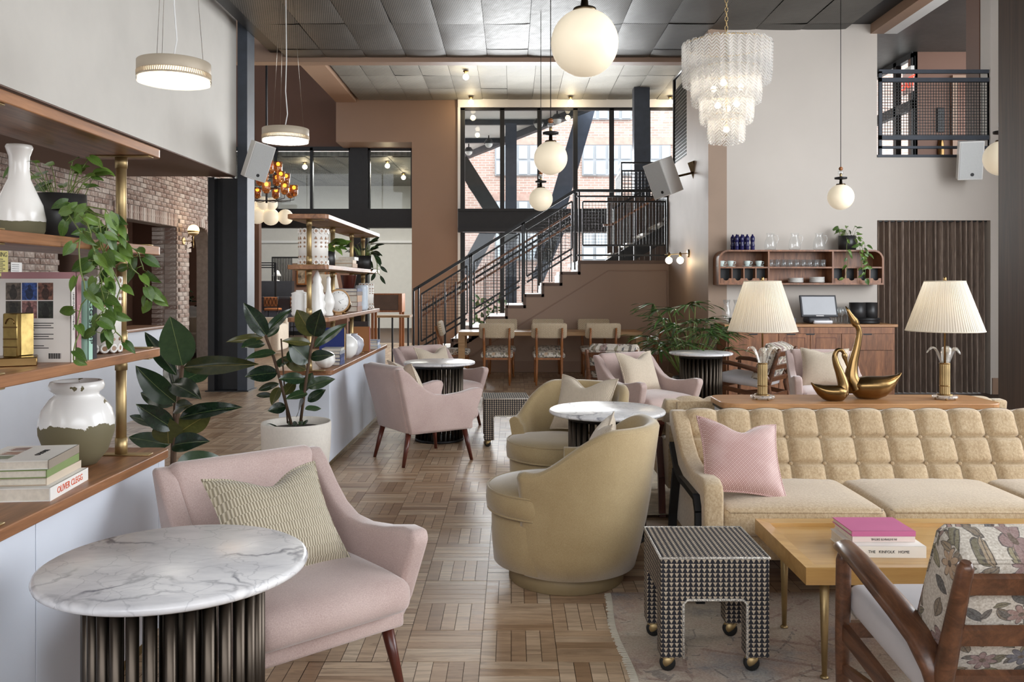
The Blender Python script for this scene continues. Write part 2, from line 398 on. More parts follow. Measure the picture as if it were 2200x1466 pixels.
# ---- brick wall along the left with openings
def m_brick_make():
    t = NT('old_brick'); r = t.math('FRACT', t.objrand() + t.island())
    col = t.ramp(r, [(0, lin(124, 98, 86)), (.2, lin(146, 124, 112)), (.4, lin(166, 150, 138)), (.6, lin(130, 104, 92)), (.8, lin(184, 172, 162)), (1, lin(150, 128, 116))])
    n = t.noise(22, t.tc('Object'), 5, .7); n2 = t.noise(5, t.tc('Object'), 3)
    col = t.mix(t.ramp(n, [(.5, (0, 0, 0)), (.66, (.75, .75, .75))]), col, lin(205, 194, 184)); col = t.mix(t.ramp(n2, [(.58, (0, 0, 0)), (.75, (.6, .6, .6))]), col, lin(66, 50, 44))
    t.set(col, .9); t.bump(n, .5, .006); return t.m
m_brick = m_brick_make(); m_mortar = plain('mortar', lin(150, 136, 126), .95, 0, var=.12, vs=12)
BX = -5.8
def arch_pts(c, r, z, n=14): return [(c + r*cos(a), z + r*sin(a)) for a in [pi*i/n for i in range(n+1)]]
bw = MB()
bw.prism([(9.0, 0), (10.9, 0), (10.9, 3.7), (9.0, 3.7)], BX-.28, BX-.012, 'x')
bw.prism([(10.9, 2.48), (17.8, 2.48), (17.8, 3.7), (10.9, 3.7)][:0] or [(10.9, 2.48), (14.74, 2.48), (14.74, 3.7), (10.9, 3.7)], BX-.28, BX-.012, 'x')
bw.prism([(11.95, 0), (12.4, 0), (12.4, 2.48), (11.95, 2.48)], BX-.28, BX-.012, 'x')
bw.prism([(14.74, 0), (15.32, 0), (15.32, 2.05)] + [(15.87 + .55*cos(a), 2.05 + .55*sin(a)) for a in [pi - pi*i/14 for i in range(15)]] + [(16.42, 2.05), (16.42, 0), (18.5, 0), (18.5, 3.7), (14.74, 3.7)], BX-.28, BX-.012, 'x')
bwall = struct('wall_brick', bw, m_mortar, 'weathered brick wall with a square opening and an arched opening')
brick_me = MB().box(-.02, .012, -.105, .105, -.032, .032).mesh('brick'); brick_me.materials.append(m_brick)
sold_me = MB().box(-.02, .012, -.032, .032, -.105, .105).mesh('brick_soldier'); sold_me.materials.append(m_brick)
jamb_me = MB().box(-.105, .105, -.012, .02, -.032, .032).mesh('brick_jamb'); jamb_me.materials.append(m_brick)
bl = []
def inhole(y, z):
    if 12.4 < y < 14.74 and z < 2.70: return True
    if 10.9 < y < 11.95 and z < 2.52: return True
    d = sqrt((y-15.87)**2 + max(0, z-2.05)**2)
    return d < .62 if z > 2.05 else 15.30 < y < 16.44
row = 0; z = .04
while z < 3.66:
    y = 9.1 + (.1125 if row % 2 else 0)
    while y < 18.3:
        if not inhole(y, z) and not inhole(y-.09, z) and not inhole(y+.09, z):
            u = CX + F*BX/y; v = HY - F*(z-EYE)/y
            vis = (268 < u < 450 and 392 < v < 690 and y < 17) or (0 < u < 122 and 540 < v < 592)
            bl.append((0 if vis else 1, y, z, 'f'))
        y += .225
    row += 1; z += .075
for k in range(31): bl.append((0, 12.44 + .075*k, 2.59, 's'))
for k in range(22):
    a = pi*(k+.5)/22; bl.append((0, 15.87 - .61*cos(a), 2.05 + .61*sin(a), ('a', a)))
z = .04; row = 0
while z < 2.48:
    for q in range(2):
        bl.append((0 if z > .6 else 1, 14.74, z, ('j', BX - .1 - q*.225 + (.11 if row % 2 else 0)*0)))
    z += .075; row += 1
nb = 0; restb = MB()
for vis, y, z, k in sorted(bl, key=lambda e: (e[0], 0 if e[3] == 's' else 1, e[1])):
    if k == 'f': me, loc, rot = brick_me, (BX, y, z), None
    elif k == 's': me, loc, rot = sold_me, (BX, y, z), None
    elif k[0] == 'a': me, loc, rot = sold_me, (BX, y, z), (k[1] - pi/2, 0, 0)
    else: me, loc, rot = jamb_me, (k[1], y, z), None
    loc = (loc[0] + random.uniform(-.003, .004), loc[1] + random.uniform(-.003, .003), loc[2] + random.uniform(-.002, .002))
    if vis == 0 and nb < 300:
        obj('brick', me, None, bwall, loc, rot); nb += 1
    else:
        M_ = T(*loc) @ (RX(rot[0]) if rot else Matrix())
        o = len(restb.v); restb.v += [tuple(M_ @ vv.co) for vv in me.vertices]
        for p in me.polygons: restb.f.append(tuple(i + o for i in p.vertices)); restb.sm.append(False)
obj('bricks', restb, m_brick, bwall, kind='stuff')
struct('wall_behind_brick', MB().box(-9.2, -9.0, 6, 21, 0, 3.7).box(-9.2, -6.0, 20.2, 20.4, 0, 3.7), m_brown, 'dark cocoa wall seen through the brick openings')
struct('ceiling_arch_room', MB().box(-9.2, -6.08, 11.8, 20.4, 3.1, 3.2), m_soffit, 'dim ceiling beyond the brick openings', 'ceiling')
# ---- mesh-panel ceilings
def m_ceil_make(name, c1, c2, rough, metal):
    t = NT(name); x, y, z = t.xyz(); r = t.objrand()
    w = ((x + y*.25)*36).fract(); w2 = ((y*1.0 - x*.2)*30).fract()
    holes = w.lt(.45)*.75 + w2.lt(.4)*.25; big = t.noise(1.3, t.tc('Object'), 4); sm = t.noise(9, t.tc('Object'), 4, .7)
    col = t.ramp(big*.5 + sm*.3 + r*.3, [(.3, c1), (.8, c2)]); col = t.mix(holes*.8, col, tuple(v*.16 for v in c1))
    t.set(col, t.math('ADD', sm*.25, rough), metal); t.bump(holes*.4 + sm, .18, .006); return t.m
m_ceil = m_ceil_make('expanded_metal_panel', lin(76, 74, 70), lin(116, 113, 107), .36, .5)
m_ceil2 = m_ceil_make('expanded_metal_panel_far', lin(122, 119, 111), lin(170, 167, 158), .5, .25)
def panel_mesh(name, m, sag):
    def fn(u, v):
        e = min(u, 1-u, v, 1-v)
        return ((u-.5)*.604, (v-.5)*1.212, -sag*(1-abs(2*u-1)**2)*(1-abs(2*v-1)**2) + .004*(abs(2*u-1)**20))
    b = MB().grid(fn, 8, 8); me = b.mesh(name); me.materials.append(m); return me
pmeshes = [panel_mesh('panel_a', m_ceil, .008), panel_mesh('panel_b', m_ceil, .003), panel_mesh('panel_c', m_ceil, .013)]
ceil1 = struct('ceiling', MB().box(-3.66, 4.86, -3, 12.9, 5.0, 5.15), m_black, 'dark ceiling of sagging expanded metal panels', 'ceiling')
for k in range(0, 9):
    yc = 12.47 - .61 - 1.22*k
    for i in range(-6, 9):
        xc = -.373 + .305 + .61*i
        if xc < -3.5 or xc > 4.7: continue
        if yc < 8.5 and k > 3: continue
        obj('panel', pmeshes[(i*7 + k*3) % 3], None, ceil1, (xc, yc, 4.925), (random.uniform(-.01, .01), random.uniform(-.02, .02), pi if (i+k) % 2 else 0))
for i in range(-6, 9):
    xc = -.373 + .305 + .61*i
    if -3.5 < xc < 4.7:
        o = obj('panel', pmeshes[(i+1) % 3], None, ceil1, (xc, 12.69, 4.925)); o.scale = (1, .345, 1)
obj('panels', MB().box(-3.55, 4.75, -3, 7.4, 4.92, 4.94), m_ceil, ceil1, kind='stuff')
struct('trim_1', MB().box(-4.3, 2.9, 12.92, 13.12, 4.86, 6.3), m_tan, 'thin tan drop edge at the back of the mesh ceiling', 'beam')
struct('trim_2', MB().box(4.84, 5.02, -3, 11.5, 4.87, 5.6), m_tan, 'tan edge strip beside the white ceiling beam', 'beam')
struct('trim_3', MB().box(5.02, 5.2, -3, 11.5, 4.87, 5.6), m_white, 'white boxed beam along the ceiling edge', 'beam')
ceil2 = struct('ceiling_stair_hall', MB().box(-3.84, 6, 13.12, 21.2, 6.1, 6.3), m_black, 'high pale metal panel ceiling over the stair', 'ceiling')
p2 = [panel_mesh('panel_d', m_ceil2, .007), panel_mesh('panel_e', m_ceil2, .003)]
for k in range(5):
    yc = 20.98 + .0 - .61 - 1.22*k
    for i in range(-6, 7):
        xc = -.113 + .305 + .61*i
        if xc > -3.6: obj('panel', p2[(i+k) % 2], None, ceil2, (xc, yc, 6.03), (random.uniform(-.01, .01), random.uniform(-.015, .015), pi if (i*k) % 2 else 0))
struct('trim_4', MB().box(-4.34, -3.84, 13.12, 21.2, 5.98, 6.3), m_tan, 'tan boxed beam running back to the stair wall', 'beam')
# ---- right wall with curtain doorway and balcony opening
RW = 11.5
struct('wall_right', MB().box(2.66, 4.93, RW, RW+.25, 0, 5.0).box(4.93, 6.46, RW, RW+.25, 2.37, 3.22).box(6.46, 7.6, RW, RW+.25, 0, 6.2)
       .box(4.93, 6.46, RW+.001, RW+.2, 2.35, 2.37), m_wallright, 'pale greige wall with curtained doorway and balcony opening')
struct('trim_5', MB().box(4.93, 6.46, RW-.015, RW+.3, 3.2, 3.235), m_steel, 'steel sill plate under the balcony railing', 'sill')
struct('baseboard_right', MB().box(6.48, 7.6, RW-.02, RW, 0, .22), m_tan, 'tan baseboard beside the curtain', 'baseboard')
struct('wall_return', MB().box(2.65, 2.9, RW-.001, 12.92, 0, 5.0).box(2.65, 2.9, 12.92, 14.45, 0, 3.45), m_tansatin, 'satin tan side wall between the shelf wall and the stair')
struct('wall_right_outer', MB().box(6.9, 7.1, -3, -.2, 0, 5.6).box(6.9, 7.1, 9.0, 11.5, 0, 5.6).box(6.9, 7.1, -.2, 2.0, 0, 5.6).box(6.9, 7.1, 2.0, 9.0, 0, .9).box(6.9, 7.1, 2.0, 9.0, 4.8, 5.6), m_wallright, 'plain greige wall with the side windows')
struct('wall_back', MB().box(-4.2, 7.1, -3.2, -3.0, 0, 1.9).box(-4.2, 7.1, -3.2, -3.0, 4.6, 5.6).box(-10, -4.2, -3.2, -3, 0, 3.1), m_wallright, 'plain greige wall below the front windows')  # unseen wall, window opening narrowed to let in less sky light
# ---- balcony corridor behind the opening
struct('floor_balcony', MB().box(2.95, 10, RW+.26, 19, 3.1, 3.22), m_gray2, 'upper corridor floor slab', 'floor')
struct('wall_corridor', MB().box(7.3, 10, 15.5, 15.7, 3.22, 6.5).box(6.45, 6.6, RW+.26, 12.1, 3.22, 6.5), m_brown, 'cocoa brown wall of the upper corridor')
struct('ceiling_corridor', MB().box(4.9, 10, RW+.3, 15.5, 5.72, 5.8).box(4.9, 7.4, 15.5, 19, 5.72, 5.8), m_ceil, 'metal mesh ceiling of the upper corridor', 'ceiling')
w4 = thing('window_4', 'dark framed glazed door and transom in the upper corridor', 'window', kind='structure')
obj('frame', MB().box(7.28, 7.38, 15.5, 19, 4.68, 4.86).box(7.28, 7.38, 15.5, 19, 5.62, 5.72).box(7.28, 7.38, 16.15, 16.27, 3.22, 5.7).box(7.28, 7.38, 17.4, 17.52, 3.22, 5.7).box(7.28, 7.38, 15.5, 15.56, 3.22, 5.7), m_black, w4)
obj('pane', MB().box(7.33, 7.34, 15.5, 19, 3.22, 4.7), m_glass, w4); obj('pane', MB().box(7.33, 7.34, 15.5, 19, 4.84, 5.65), m_glass, w4)
ld = thing('door_1', 'brown lift surround with recessed door in the upper corridor', 'door', kind='structure')
obj('surround', MB().box(7.98, 8.06, 15.42, 15.5, 3.22, 5.28).box(8.06, 10, 15.42, 15.5, 5.2, 5.28), m_tan, ld)
obj('leaf', MB().box(8.06, 8.75, 15.46, 15.5, 3.22, 5.2), plain('lift_door_brown', lin(104, 70, 54), .35, .3), ld)
obj('spy_hole', MB().lathe([(.05, 0), (.05, .02), (.03, .03)], 12).xf(T(8.5, 15.46, 4.72) @ RX(pi/2)), m_black, ld)
t_ = obj('call_panel', rb(7.72, 7.86, 15.46, 15.5, 4.25, 4.7, .01), m_black); tag(t_, 'black call panel on the brown corridor wall', 'panel')
o = obj('wall_ornament', MB().sphere((7.79, 15.47, 3.9), .06, 16, 10, 4.6), m_gold); tag(o, 'tall thin brass oval ornament on the corridor wall', 'ornament')
ex = thing('exit_sign', 'red lit exit sign hanging above the upper corridor door', 'sign', (6.98, 15.0, 5.0))
obj('housing', MB().box(-.03, .03, -.16, .16, .2, .3), m_white, ex)
obj('sign_face', MB().box(-.012, .012, -.2, .2, -.15, .2), plain('sign_pink', lin(240, 205, 195), .4, 0, var=0), ex)
text('lettering', 'EXIT', .27, emit('exit_red', lin(235, 60, 40), 2.5), ex, (-.014, 0, .02), (pi/2, 0, -pi/2), .003)
# ---- back glazing
WY = 21.0
w1 = thing('window_1', 'tall black framed curtain wall behind the stair', 'window', kind='structure')
ms = [990, 1075, 1155, 1232, 1310, 1388, 1466, 1544]
mx = [(v + 4 - CX)/F*WY for v in ms]
for i, x in enumerate(mx): obj('mullion', MB().box(x-.055, x+.055, WY-.06, WY+.06, .0, 5.82), m_black, w1)
obj('spandrel', MB().box(mx[0]-.1, 6, WY-.25, WY+.05, 2.86, 3.27), m_black, w1)
obj('rail', MB().box(mx[0]-.1, 6, WY-.3, WY+.06, 3.27, 3.33), m_black, w1); obj('rail', MB().box(mx[0]-.1, 6, WY-.3, WY+.06, 2.76, 2.86), m_black, w1)
obj('rail', MB().box(mx[0]-.1, 6, WY-.06, WY+.06, 0, .12), m_black, w1); obj('rail', MB().box(mx[0]-.1, 6, WY-.06, WY+.06, 5.78, 5.84), m_black, w1)
for a, b in zip(mx[:-1], mx[1:]):
    obj('pane', MB().box(a+.05, b-.05, WY-.008, WY+.008, 3.33, 5.8), m_glass, w1); obj('pane', MB().box(a+.05, b-.05, WY-.008, WY+.008, .12, 2.76), m_glass, w1)
struct('wall_stair_back', MB().box(-4.34, -1.33, WY, WY+.3, 5.0, 6.3).box(-2.47, -1.33, WY, WY+.3, 0, 5.0).box(-4.34, -2.47, WY+.3, WY+1.0, 5.0, 5.06), m_tan, 'tan wall and pier beside the stair glazing')
struct('trim_6', MB().box(-1.33, 6.2, WY-.1, WY+.12, 5.84, 6.3).box(-1.335, -1.27, WY-.08, WY+.12, 0, 5.84), m_white, 'white header and jamb around the stair glazing')
struct('pillar_stair', MB().box(2.81, 3.17, 19.6, 19.9, 0, 6.1), m_steel, 'dark steel column in front of the stair glazing', 'column')
# ---- interior clerestory between stair hall and bar room
IY = 22.0
w2 = thing('window_2', 'black framed interior clerestory windows above the bar room', 'window', kind='structure')
def X_(x): return (x - CX)/F*IY
def Z_(y): return EYE - (y - HY)/F*IY
for a, b in ((590, 597), (667, 673), (750, 757), (789, 796), (883, 890), (500, 506)): obj('mullion', MB().box(X_(a), X_(b), IY-.06, IY+.06, Z_(450), Z_(318)), m_black, w2)
obj('post', MB().box(X_(754), X_(792), IY-.15, IY+.15, 0, Z_(318)), m_black, w2)
obj('rail', MB().box(X_(420), X_(892), IY-.06, IY+.06, Z_(324), Z_(316)), m_black, w2)
obj('beam', MB().box(X_(380), X_(892), IY-.18, IY+.18, Z_(490), Z_(450)), m_black, w2)
for a, b in ((597, 667), (673, 750), (796, 883), (506, 590)): obj('pane', MB().box(X_(a), X_(b), IY-.006, IY+.006, Z_(450), Z_(322)), m_glass, w2)
struct('wall_clerestory', MB().box(-9, -4.0, IY, IY+.2, Z_(318), 7.6), m_brown, 'cocoa brown wall above the clerestory windows')
struct('wall_bar_back', MB().box(-12, -2.2, 29, 29.2, 0, 5.2), plain('pale_grey_wall', lin(214, 212, 205), .7, 0, var=.02), 'pale far wall of the bar room')
struct('wall_bar_side', MB().box(-2.4, -2.2, IY+.4, 29, 0, 5.2), plain('pale_green_glass_wall', lin(196, 204, 200), .35, 0, var=.02), 'pale green grey side wall of the bar room')
cb = struct('ceiling_bar_room', MB().box(-12, -2.2, IY+.2, 29, 4.84, 4.95), m_ceil2, 'grey metal panel ceiling of the bar room', 'ceiling')
for i in range(9):
    for k in range(5):
        obj('panel', p2[(i+k) % 2], None, cb, (-8.6 + .72*i, 22.9 + 1.23*k, 4.82), (0, random.uniform(-.02, .02), 0))
struct('trim_7', MB().box(-9, -2.47, 28.9, 29, 2.9, 2.98), m_white, 'thin pale ledge across the far bar wall', 'trim')
# ---- outside
def m_facade_make():
    t = NT('sunlit_brick_facade'); p = t.n('ShaderNodeTexBrick'); t.l(t.vec(*[t.xyz()[0], t.xyz()[2], 0.0]), p.inputs['Vector'])
    for i, c_ in enumerate((lin(186, 158, 147), lin(170, 138, 127), lin(196, 187, 180))): p.inputs[i+1].default_value = (*c_, 1)
    p.inputs['Scale'].default_value = 1.0; p.inputs['Mortar Size'].default_value = .012; p.inputs['Brick Width'].default_value = .3; p.inputs['Row Height'].default_value = .1
    t.set(p.outputs[0], .9); return t.m
fac = struct('exterior_facade', MB().box(-14, 16, 34, 34.4, -1, 14), m_facade_make(), 'pale brick building across the street', 'building')
def FX(x): return (x - CX)/F*34
def FZ(y): return EYE - (y - HY)/F*34
m_fpane = plain('facade_pane', lin(196, 207, 218), .08, 0, var=.03); m_fframe = plain('facade_window_frame', lin(152, 154, 158), .6, 0, var=0)
for (x0, x1, y0, y1, n) in ((1063, 1160, 312, 378, 4), (1250, 1357, 312, 378, 4), (1258, 1357, 196, 258, 4), (1000, 1006, 335, 378, 1), (1064, 1160, 432, 470, 4), (1395, 1440, 312, 378, 2), (1063, 1160, 500, 560, 4), (1250, 1357, 500, 560, 4)):
    wn = obj('facade_window', MB().box(FX(x0), FX(x1), 33.9, 34, FZ(y1), FZ(y0)), m_fframe, fac)
    w_ = (FX(x1) - FX(x0))/n
    for k in range(n):
        for (a, b) in ((0, .5), (.5, 1)):
            z0 = FZ(y1) + (FZ(y0) - FZ(y1))*a; z1 = FZ(y1) + (FZ(y0) - FZ(y1))*b
            obj('pane', MB().box(FX(x0) + k*w_ + .06, FX(x0) + (k+1)*w_ - .06, 33.86, 33.9, z0 + .05, z1 - .05), m_fpane, wn)
    obj('lintel', MB().box(FX(x0)-.1, FX(x1)+.1, 33.88, 34, FZ(y0), FZ(y0)+.28), plain('facade_lintel', lin(184, 154, 143), .9, 0), wn)
struct('ground_outside', MB().box(-14, 16, 21.3, 34, -.2, -.02), plain('pavement', lin(212, 208, 202), .8, 0), 'pale pavement outside the glazing', 'pavement')
ca = thing('canopy_soffit', 'white entrance canopy with dark edge beams outside the glazing', 'canopy', kind='structure')
zc = 6.5
obj('soffit', MB().prism([(3.2, 21.35), (1.73, 24.4), (-1.78, 32.6), (-2.12, 32.6), (-2.12, 21.35)], zc, zc+.2), plain('canopy_white', lin(246, 246, 244), .6, 0, var=0, Emission_Color=(1, 1, 1, 1), Emission_Strength=0.0), ca)
obj('edge_beam', MB().bar((2.6, 22.4, zc-.1), (-1.9, 32.9, zc-.1), .18, .22), m_steel, ca)
obj('cross_beam', MB().bar((-2.1, 25.9, zc-.08), (1.1, 25.9, zc-.08), .12, .16), m_steel, ca); obj('cross_beam', MB().bar((-2.1, 29.2, zc-.08), (-.3, 29.2, zc-.08), .12, .16), m_steel, ca)
m_dome = plain('dark_dome', lin(44, 46, 50), .4, .3); lampg = MB().lathe([(.02, .0), (.02, -.12), (.09, -.13), (.15, -.22), (.16, -.28), (.15, -.28)], 14)
for q, (u, v) in enumerate(((1007, 309), (1050, 291), (1099, 270), (1157, 246), (1197, 236))):
    d = (zc - EYE)*F/(HY - v)
    lp = thing('canopy_lamp', ['first', 'second', 'third', 'fourth', 'last'][q] + ' dark dome lamp from the pier under the white canopy', 'lamp', ((u - CX)/F*d, d, zc), group='dome lamps under the canopy')
    obj('dome', lampg if q else lampg, m_dome, lp); obj('globe', MB().sphere((0, 0, -.29), .13, 12, 8), m_white, lp)
br = thing('exterior_bracing', 'slate blue steel column and diagonal braces outside the glazing', 'steel frame', kind='structure')
m_brace = plain('slate_blue_steel', lin(70, 78, 94), .45, .1)
YB = 24.5
def PB(x, y): q = px(x, y, YB); return q
obj('post', MB().box((1086-CX)/F*YB, (1110-CX)/F*YB, YB-.15, YB+.15, -.1, 6.1), m_brace, br)
obj('brace', MB().bar(PB(1262, 225), PB(1165, 560), .5, .3, (0, 1, 0)), m_brace, br)
obj('brace', MB().bar(PB(990, 345), PB(1100, 520), .42, .3, (0, 1, 0)), plain('dark_brace', lin(58, 62, 66), .5, .1), br)
obj('brace', MB().bar(PB(1000, 590), PB(1065, 470), .42, .3, (0, 1, 0)), m_brace, br)
obj('brace', MB().bar(PB(1155, 600), PB(1210, 470), .36, .3, (0, 1, 0)), m_brace, br)
for k in range(3): obj('brace_cable', MB().bar(PB(1006 + 10*k, 400 - 6*k), PB(1062 + 10*k, 480 - 6*k), .03), m_rail, br)
# ---- far-right dark timber column
struct('pillar_timber', rb(3.42, 4.3, 5.55, 6.0, 0, 5.2, .01, 1), m_darkwood, 'dark brown stained timber column at the frame edge', 'column')
struct('sun_block_roof', MB().box(-13, 11, -3.4, 21.25, 7.65, 7.8).box(-13, -2.2, 21.25, 29.2, 7.65, 7.8).box(-13, -12.8, -3.4, 29.2, 0, 7.65), m_gray2, 'added roof slab and outer wall keeping the sun out of the rooms', 'roof')  # unseen slab added to stop sun leaking in through roof gaps
# ================================================================== STAIR
SY = 14.4; RUN = .307; RIS = .189; LX = 1.157; LZ = 1.89
st = thing('staircase', 'straight stair with pale treads and a tan panelled side wall', 'staircase', kind='structure')
m_tread = plain('pale_stone_tread', lin(212, 206, 196), .5, 0, var=.08, vs=3)
poly = [(2.65, 0), (2.65, LZ-.04), (LX, LZ-.04)]; x = LX; z = LZ
for k in range(10):
    z -= RIS; poly += [(x, z-.04)]; x -= RUN; poly += [(x, max(z-.04, 0.0))] if z - .04 > .01 else [(x, 0)]
obj('side_wall', MB().prism(poly, SY, SY+.1, 'y'), m_tan, st)
edge = MB(); x = LX; z = LZ
edge.box(LX-.02, 2.65, SY-.025, SY+.12, LZ-.055, LZ)
for k in range(9):
    z -= RIS; edge.box(x-.045, x, SY-.02, SY+.12, z-.05, z+RIS-.0); edge.box(x-RUN-.02, x, SY-.02, SY+.12, z-.05, z); x -= RUN
obj('step_edging', edge, plain('brown_edging', lin(98, 72, 56), .5, 0), st)
x = LX; z = LZ
for k in range(9):
    z -= RIS; obj('step', MB().box(x-RUN-.02, x-.045, SY+.12, SY+1.55, z-.05, z+.001).box(x-.05, x-.03, SY+.12, SY+1.55, z, z+RIS-.05), m_tread, st); x -= RUN
obj('landing', MB().box(LX-.02, 3.4, SY+.12, 17.4, LZ-.06, LZ), m_tread, st)
tr = MB(); L = lambda x: LZ + (x - LX)*RIS/RUN
tr.bar((1.63, SY-.012, LZ-.17), (2.62, SY-.012, LZ-.17), .02, .022); tr.bar((1.63, SY-.012, LZ-.17), (-.75, SY-.012, L(-.75)-.47), .02, .022)
tr.bar((2.62, SY-.012, 0.1), (2.62, SY-.012, LZ-.17), .02, .022); tr.bar((-.9, SY-.012, .1), (2.62, SY-.012, .1), .02, .18)
obj('panel_moulding', tr, plain('tan_moulding', lin(140, 108, 86), .45, 0, var=.02), st)
for k in range(8):
    obj('upper_step', MB().box(1.85 + RUN*k, 1.85 + RUN*(k+1) + .03, 16.0, 17.4, LZ + RIS*(k+1) - .05, LZ + RIS*(k+1)), m_tread, st)
obj('upper_stringer', MB().prism([(1.75, LZ-.1), (2.05, LZ-.1), (4.6, LZ+1.45), (4.6, LZ+1.75), (1.75, LZ+.05)], 15.93, 16.0, 'y'), m_rail, st)
m_slat = wood('dark_slat_wood', lin(44, 32, 26), lin(88, 66, 52), 2, 1, .5)
for k in range(14): obj('back_slat', MB().box(1.95 + .11*k, 2.056 + .11*k, 17.45, 17.5, .1, 3.3), m_slat, st)
# railing builder
rl = thing('stair_railing', 'black steel stair railing with wire mesh infill panels', 'railing')
def wires(b, x0, x1, zt, zb, y, step=.052, w=.0055):
    n = int((x1-x0)/step)
    for i in range(1, n):
        x = x0 + (x1-x0)*i/n; b.box(x-w/2, x+w/2, y-w/2, y+w/2, zb(x), zt(x))
    za = min(zb(x0), zb(x1)); zz = max(zt(x0), zt(x1)); z = za + step
    while z < zz:
        xs = [x0 + (x1-x0)*i/60 for i in range(61) if zb(x0 + (x1-x0)*i/60) <= z <= zt(x0 + (x1-x0)*i/60)]
        if len(xs) > 1: b.box(xs[0], xs[-1], y-w/2, y+w/2, z-w/2, z+w/2)
        z += step
YR = SY + .06
H = lambda x: L(x) + 1.24
obj('handrail', MB().bar((-1.67, YR, H(-1.67)), (1.07, YR, H(1.07)), .028, .05).bar((1.05, YR, H(1.07)), (2.66, YR, H(1.07)), .028, .05), m_rail, rl)
obj('post', MB().box(-1.685, -1.655, YR-.015, YR+.015, 0, H(-1.67)), m_rail, rl)
for (a, b) in ((-1.54, -.76), (-.64, .13), (.25, 1.02)):
    T1 = lambda x: L(x) + 1.09; B1 = lambda x: L(x) + .29
    fr = MB()
    for (p, q) in (((a, T1(a)), (b, T1(b))), ((a, B1(a)), (b, B1(b))), ((a, B1(a)), (a, T1(a))), ((b, B1(b)), (b, T1(b))), ((a, B1(a)-.1), (b, B1(b)-.1))):
        fr.bar((p[0], YR, p[1]), (q[0], YR, q[1]), .024, .03)
    fo = obj('panel_frame', fr, m_rail, rl)
    wb = MB(); wires(wb, a, b, T1, B1, YR); obj('wire_mesh', wb, m_rail, fo)
    for xx in (a-.045, b+.045):
        obj('post', MB().box(xx-.014, xx+.014, YR-.014, YR+.014, max(0, L(xx)-.1), H(xx)), m_rail, rl)
    for i in range(1, 4):
        xx = a + (b-a)*i/4; obj('baluster', MB().box(xx-.008, xx+.008, YR+.03, YR+.046, max(0, L(xx)-.05), T1(xx)-.15*(i % 2)), m_rail, rl)
# landing rail
fr = MB(); x0, x1, z0, z1 = 1.2, 2.6, 2.15, 2.89
for p, q in (((x0, z0), (x1, z0)), ((x0, z1), (x1, z1)), ((x0, z0), (x0, z1)), ((x1, z0), (x1, z1)), ((1.1, 1.98), (2.66, 1.98)), ((1.1, 2.98), (2.66, 2.98))): fr.bar((p[0], YR, p[1]), (q[0], YR, q[1]), .024, .03)
fo = obj('panel_frame', fr, m_rail, rl); wb = MB(); wires(wb, x0, x1, lambda x: z1, lambda x: z0, YR); obj('wire_mesh', wb, m_rail, fo)
for xx in (1.07, 1.14, 1.83, 2.08, 2.36, 2.64): obj('post', MB().box(xx-.015, xx+.015, YR-.015, YR+.015, LZ, H(1.07) if xx in (1.07, 1.14, 2.64) else 2.15), m_rail, rl)
# rear railing of the lower flight with wood rails, upper flight railing
rr = thing('stair_railing', 'brown wood handrail with black posts on the far side of the stair', 'railing')
YQ = SY + 1.5
for q in (0, .10, .2): obj('handrail', MB().bar((-1.7, YQ, L(-1.7) + .95 - q), (1.1, YQ, L(1.1) + .95 - q), .03, .04), m_rail if q == .1 else m_walnutx, rr)
for i in range(16):
    xx = -1.6 + i*.18; obj('post', MB().box(xx-.01, xx+.01, YQ-.01, YQ+.01, L(xx)-.1, L(xx)+.95), m_rail, rr)
wb = MB(); wires(wb, -.5, 1.05, lambda x: L(x)+.85, lambda x: L(x)+.15, YQ, .06); obj('wire_mesh', wb, m_rail, rr)
r3 = thing('stair_railing', 'railing of the upper flight climbing behind the satin wall', 'railing')
U = lambda x: LZ + (x - 1.86)*.6
obj('handrail', MB().bar((1.7, 15.9, U(1.86)+.7), (1.9, 15.9, U(1.86)+.72), .03, .04).bar((1.88, 15.9, U(1.86)+.72), (4.2, 15.9, U(4.2)+.72), .03, .04), m_walnutx, r3)
obj('handrail', MB().bar((1.88, 15.92, U(1.86)+1.0), (4.2, 15.92, U(4.2)+1.0), .025, .04), m_rail, r3)
for i in range(7):
    xx = 1.9 + .2*i; obj('post', MB().box(xx-.012, xx+.012, 15.89, 15.915, U(xx)-.05, U(xx)+1.0), m_rail, r3)
wb = MB(); wires(wb, 1.95, 3.2, lambda x: U(x)+.68, lambda x: U(x)+.1, 15.9, .06); obj('wire_mesh', wb, m_rail, r3)
r4 = thing('guard_rail', 'black mesh guard of the upper landing before the dark column', 'railing')
fr = MB()
for p, q in (((2.44, 3.16), (4.2, 3.16)), ((2.44, 4.2), (4.2, 4.2)), ((2.44, 3.16), (2.44, 4.2)), ((2.44, 4.02), (4.2, 4.02))): fr.bar((p[0], 19, p[1]), (q[0], 19, q[1]), .03, .04)
fr.bar((2.44, 19, 4.2), (2.5, 20.6, 4.2), .03, .04).bar((2.44, 19, 4.02), (2.5, 20.6, 4.02), .03, .04)
fo = obj('panel_frame', fr, m_rail, r4); wb = MB(); wires(wb, 2.44, 4.2, lambda x: 4.02, lambda x: 3.2, 19, .075, .018)
for i in range(18): wb.box(2.45 + .003*i, 2.47 + .003*i, 19 + i*.09, 19.012 + i*.09, 3.2, 4.02)
obj('wire_mesh', wb, m_rail, fo)
struct('floor_upper_landing', MB().box(2.42, 6, 18.9, 20.6, 2.98, 3.16), m_rail, 'edge of the upper landing slab', 'floor')
r5 = thing('guard_rail', 'black framed guard above the satin side wall', 'railing')
b5 = MB().tube([(2.75, 13.0, 3.45), (2.75, 13.0, 4.75), (2.75, 13.3, 4.95), (2.75, 14.42, 4.95), (2.75, 14.42, 3.45)], .03, 8)
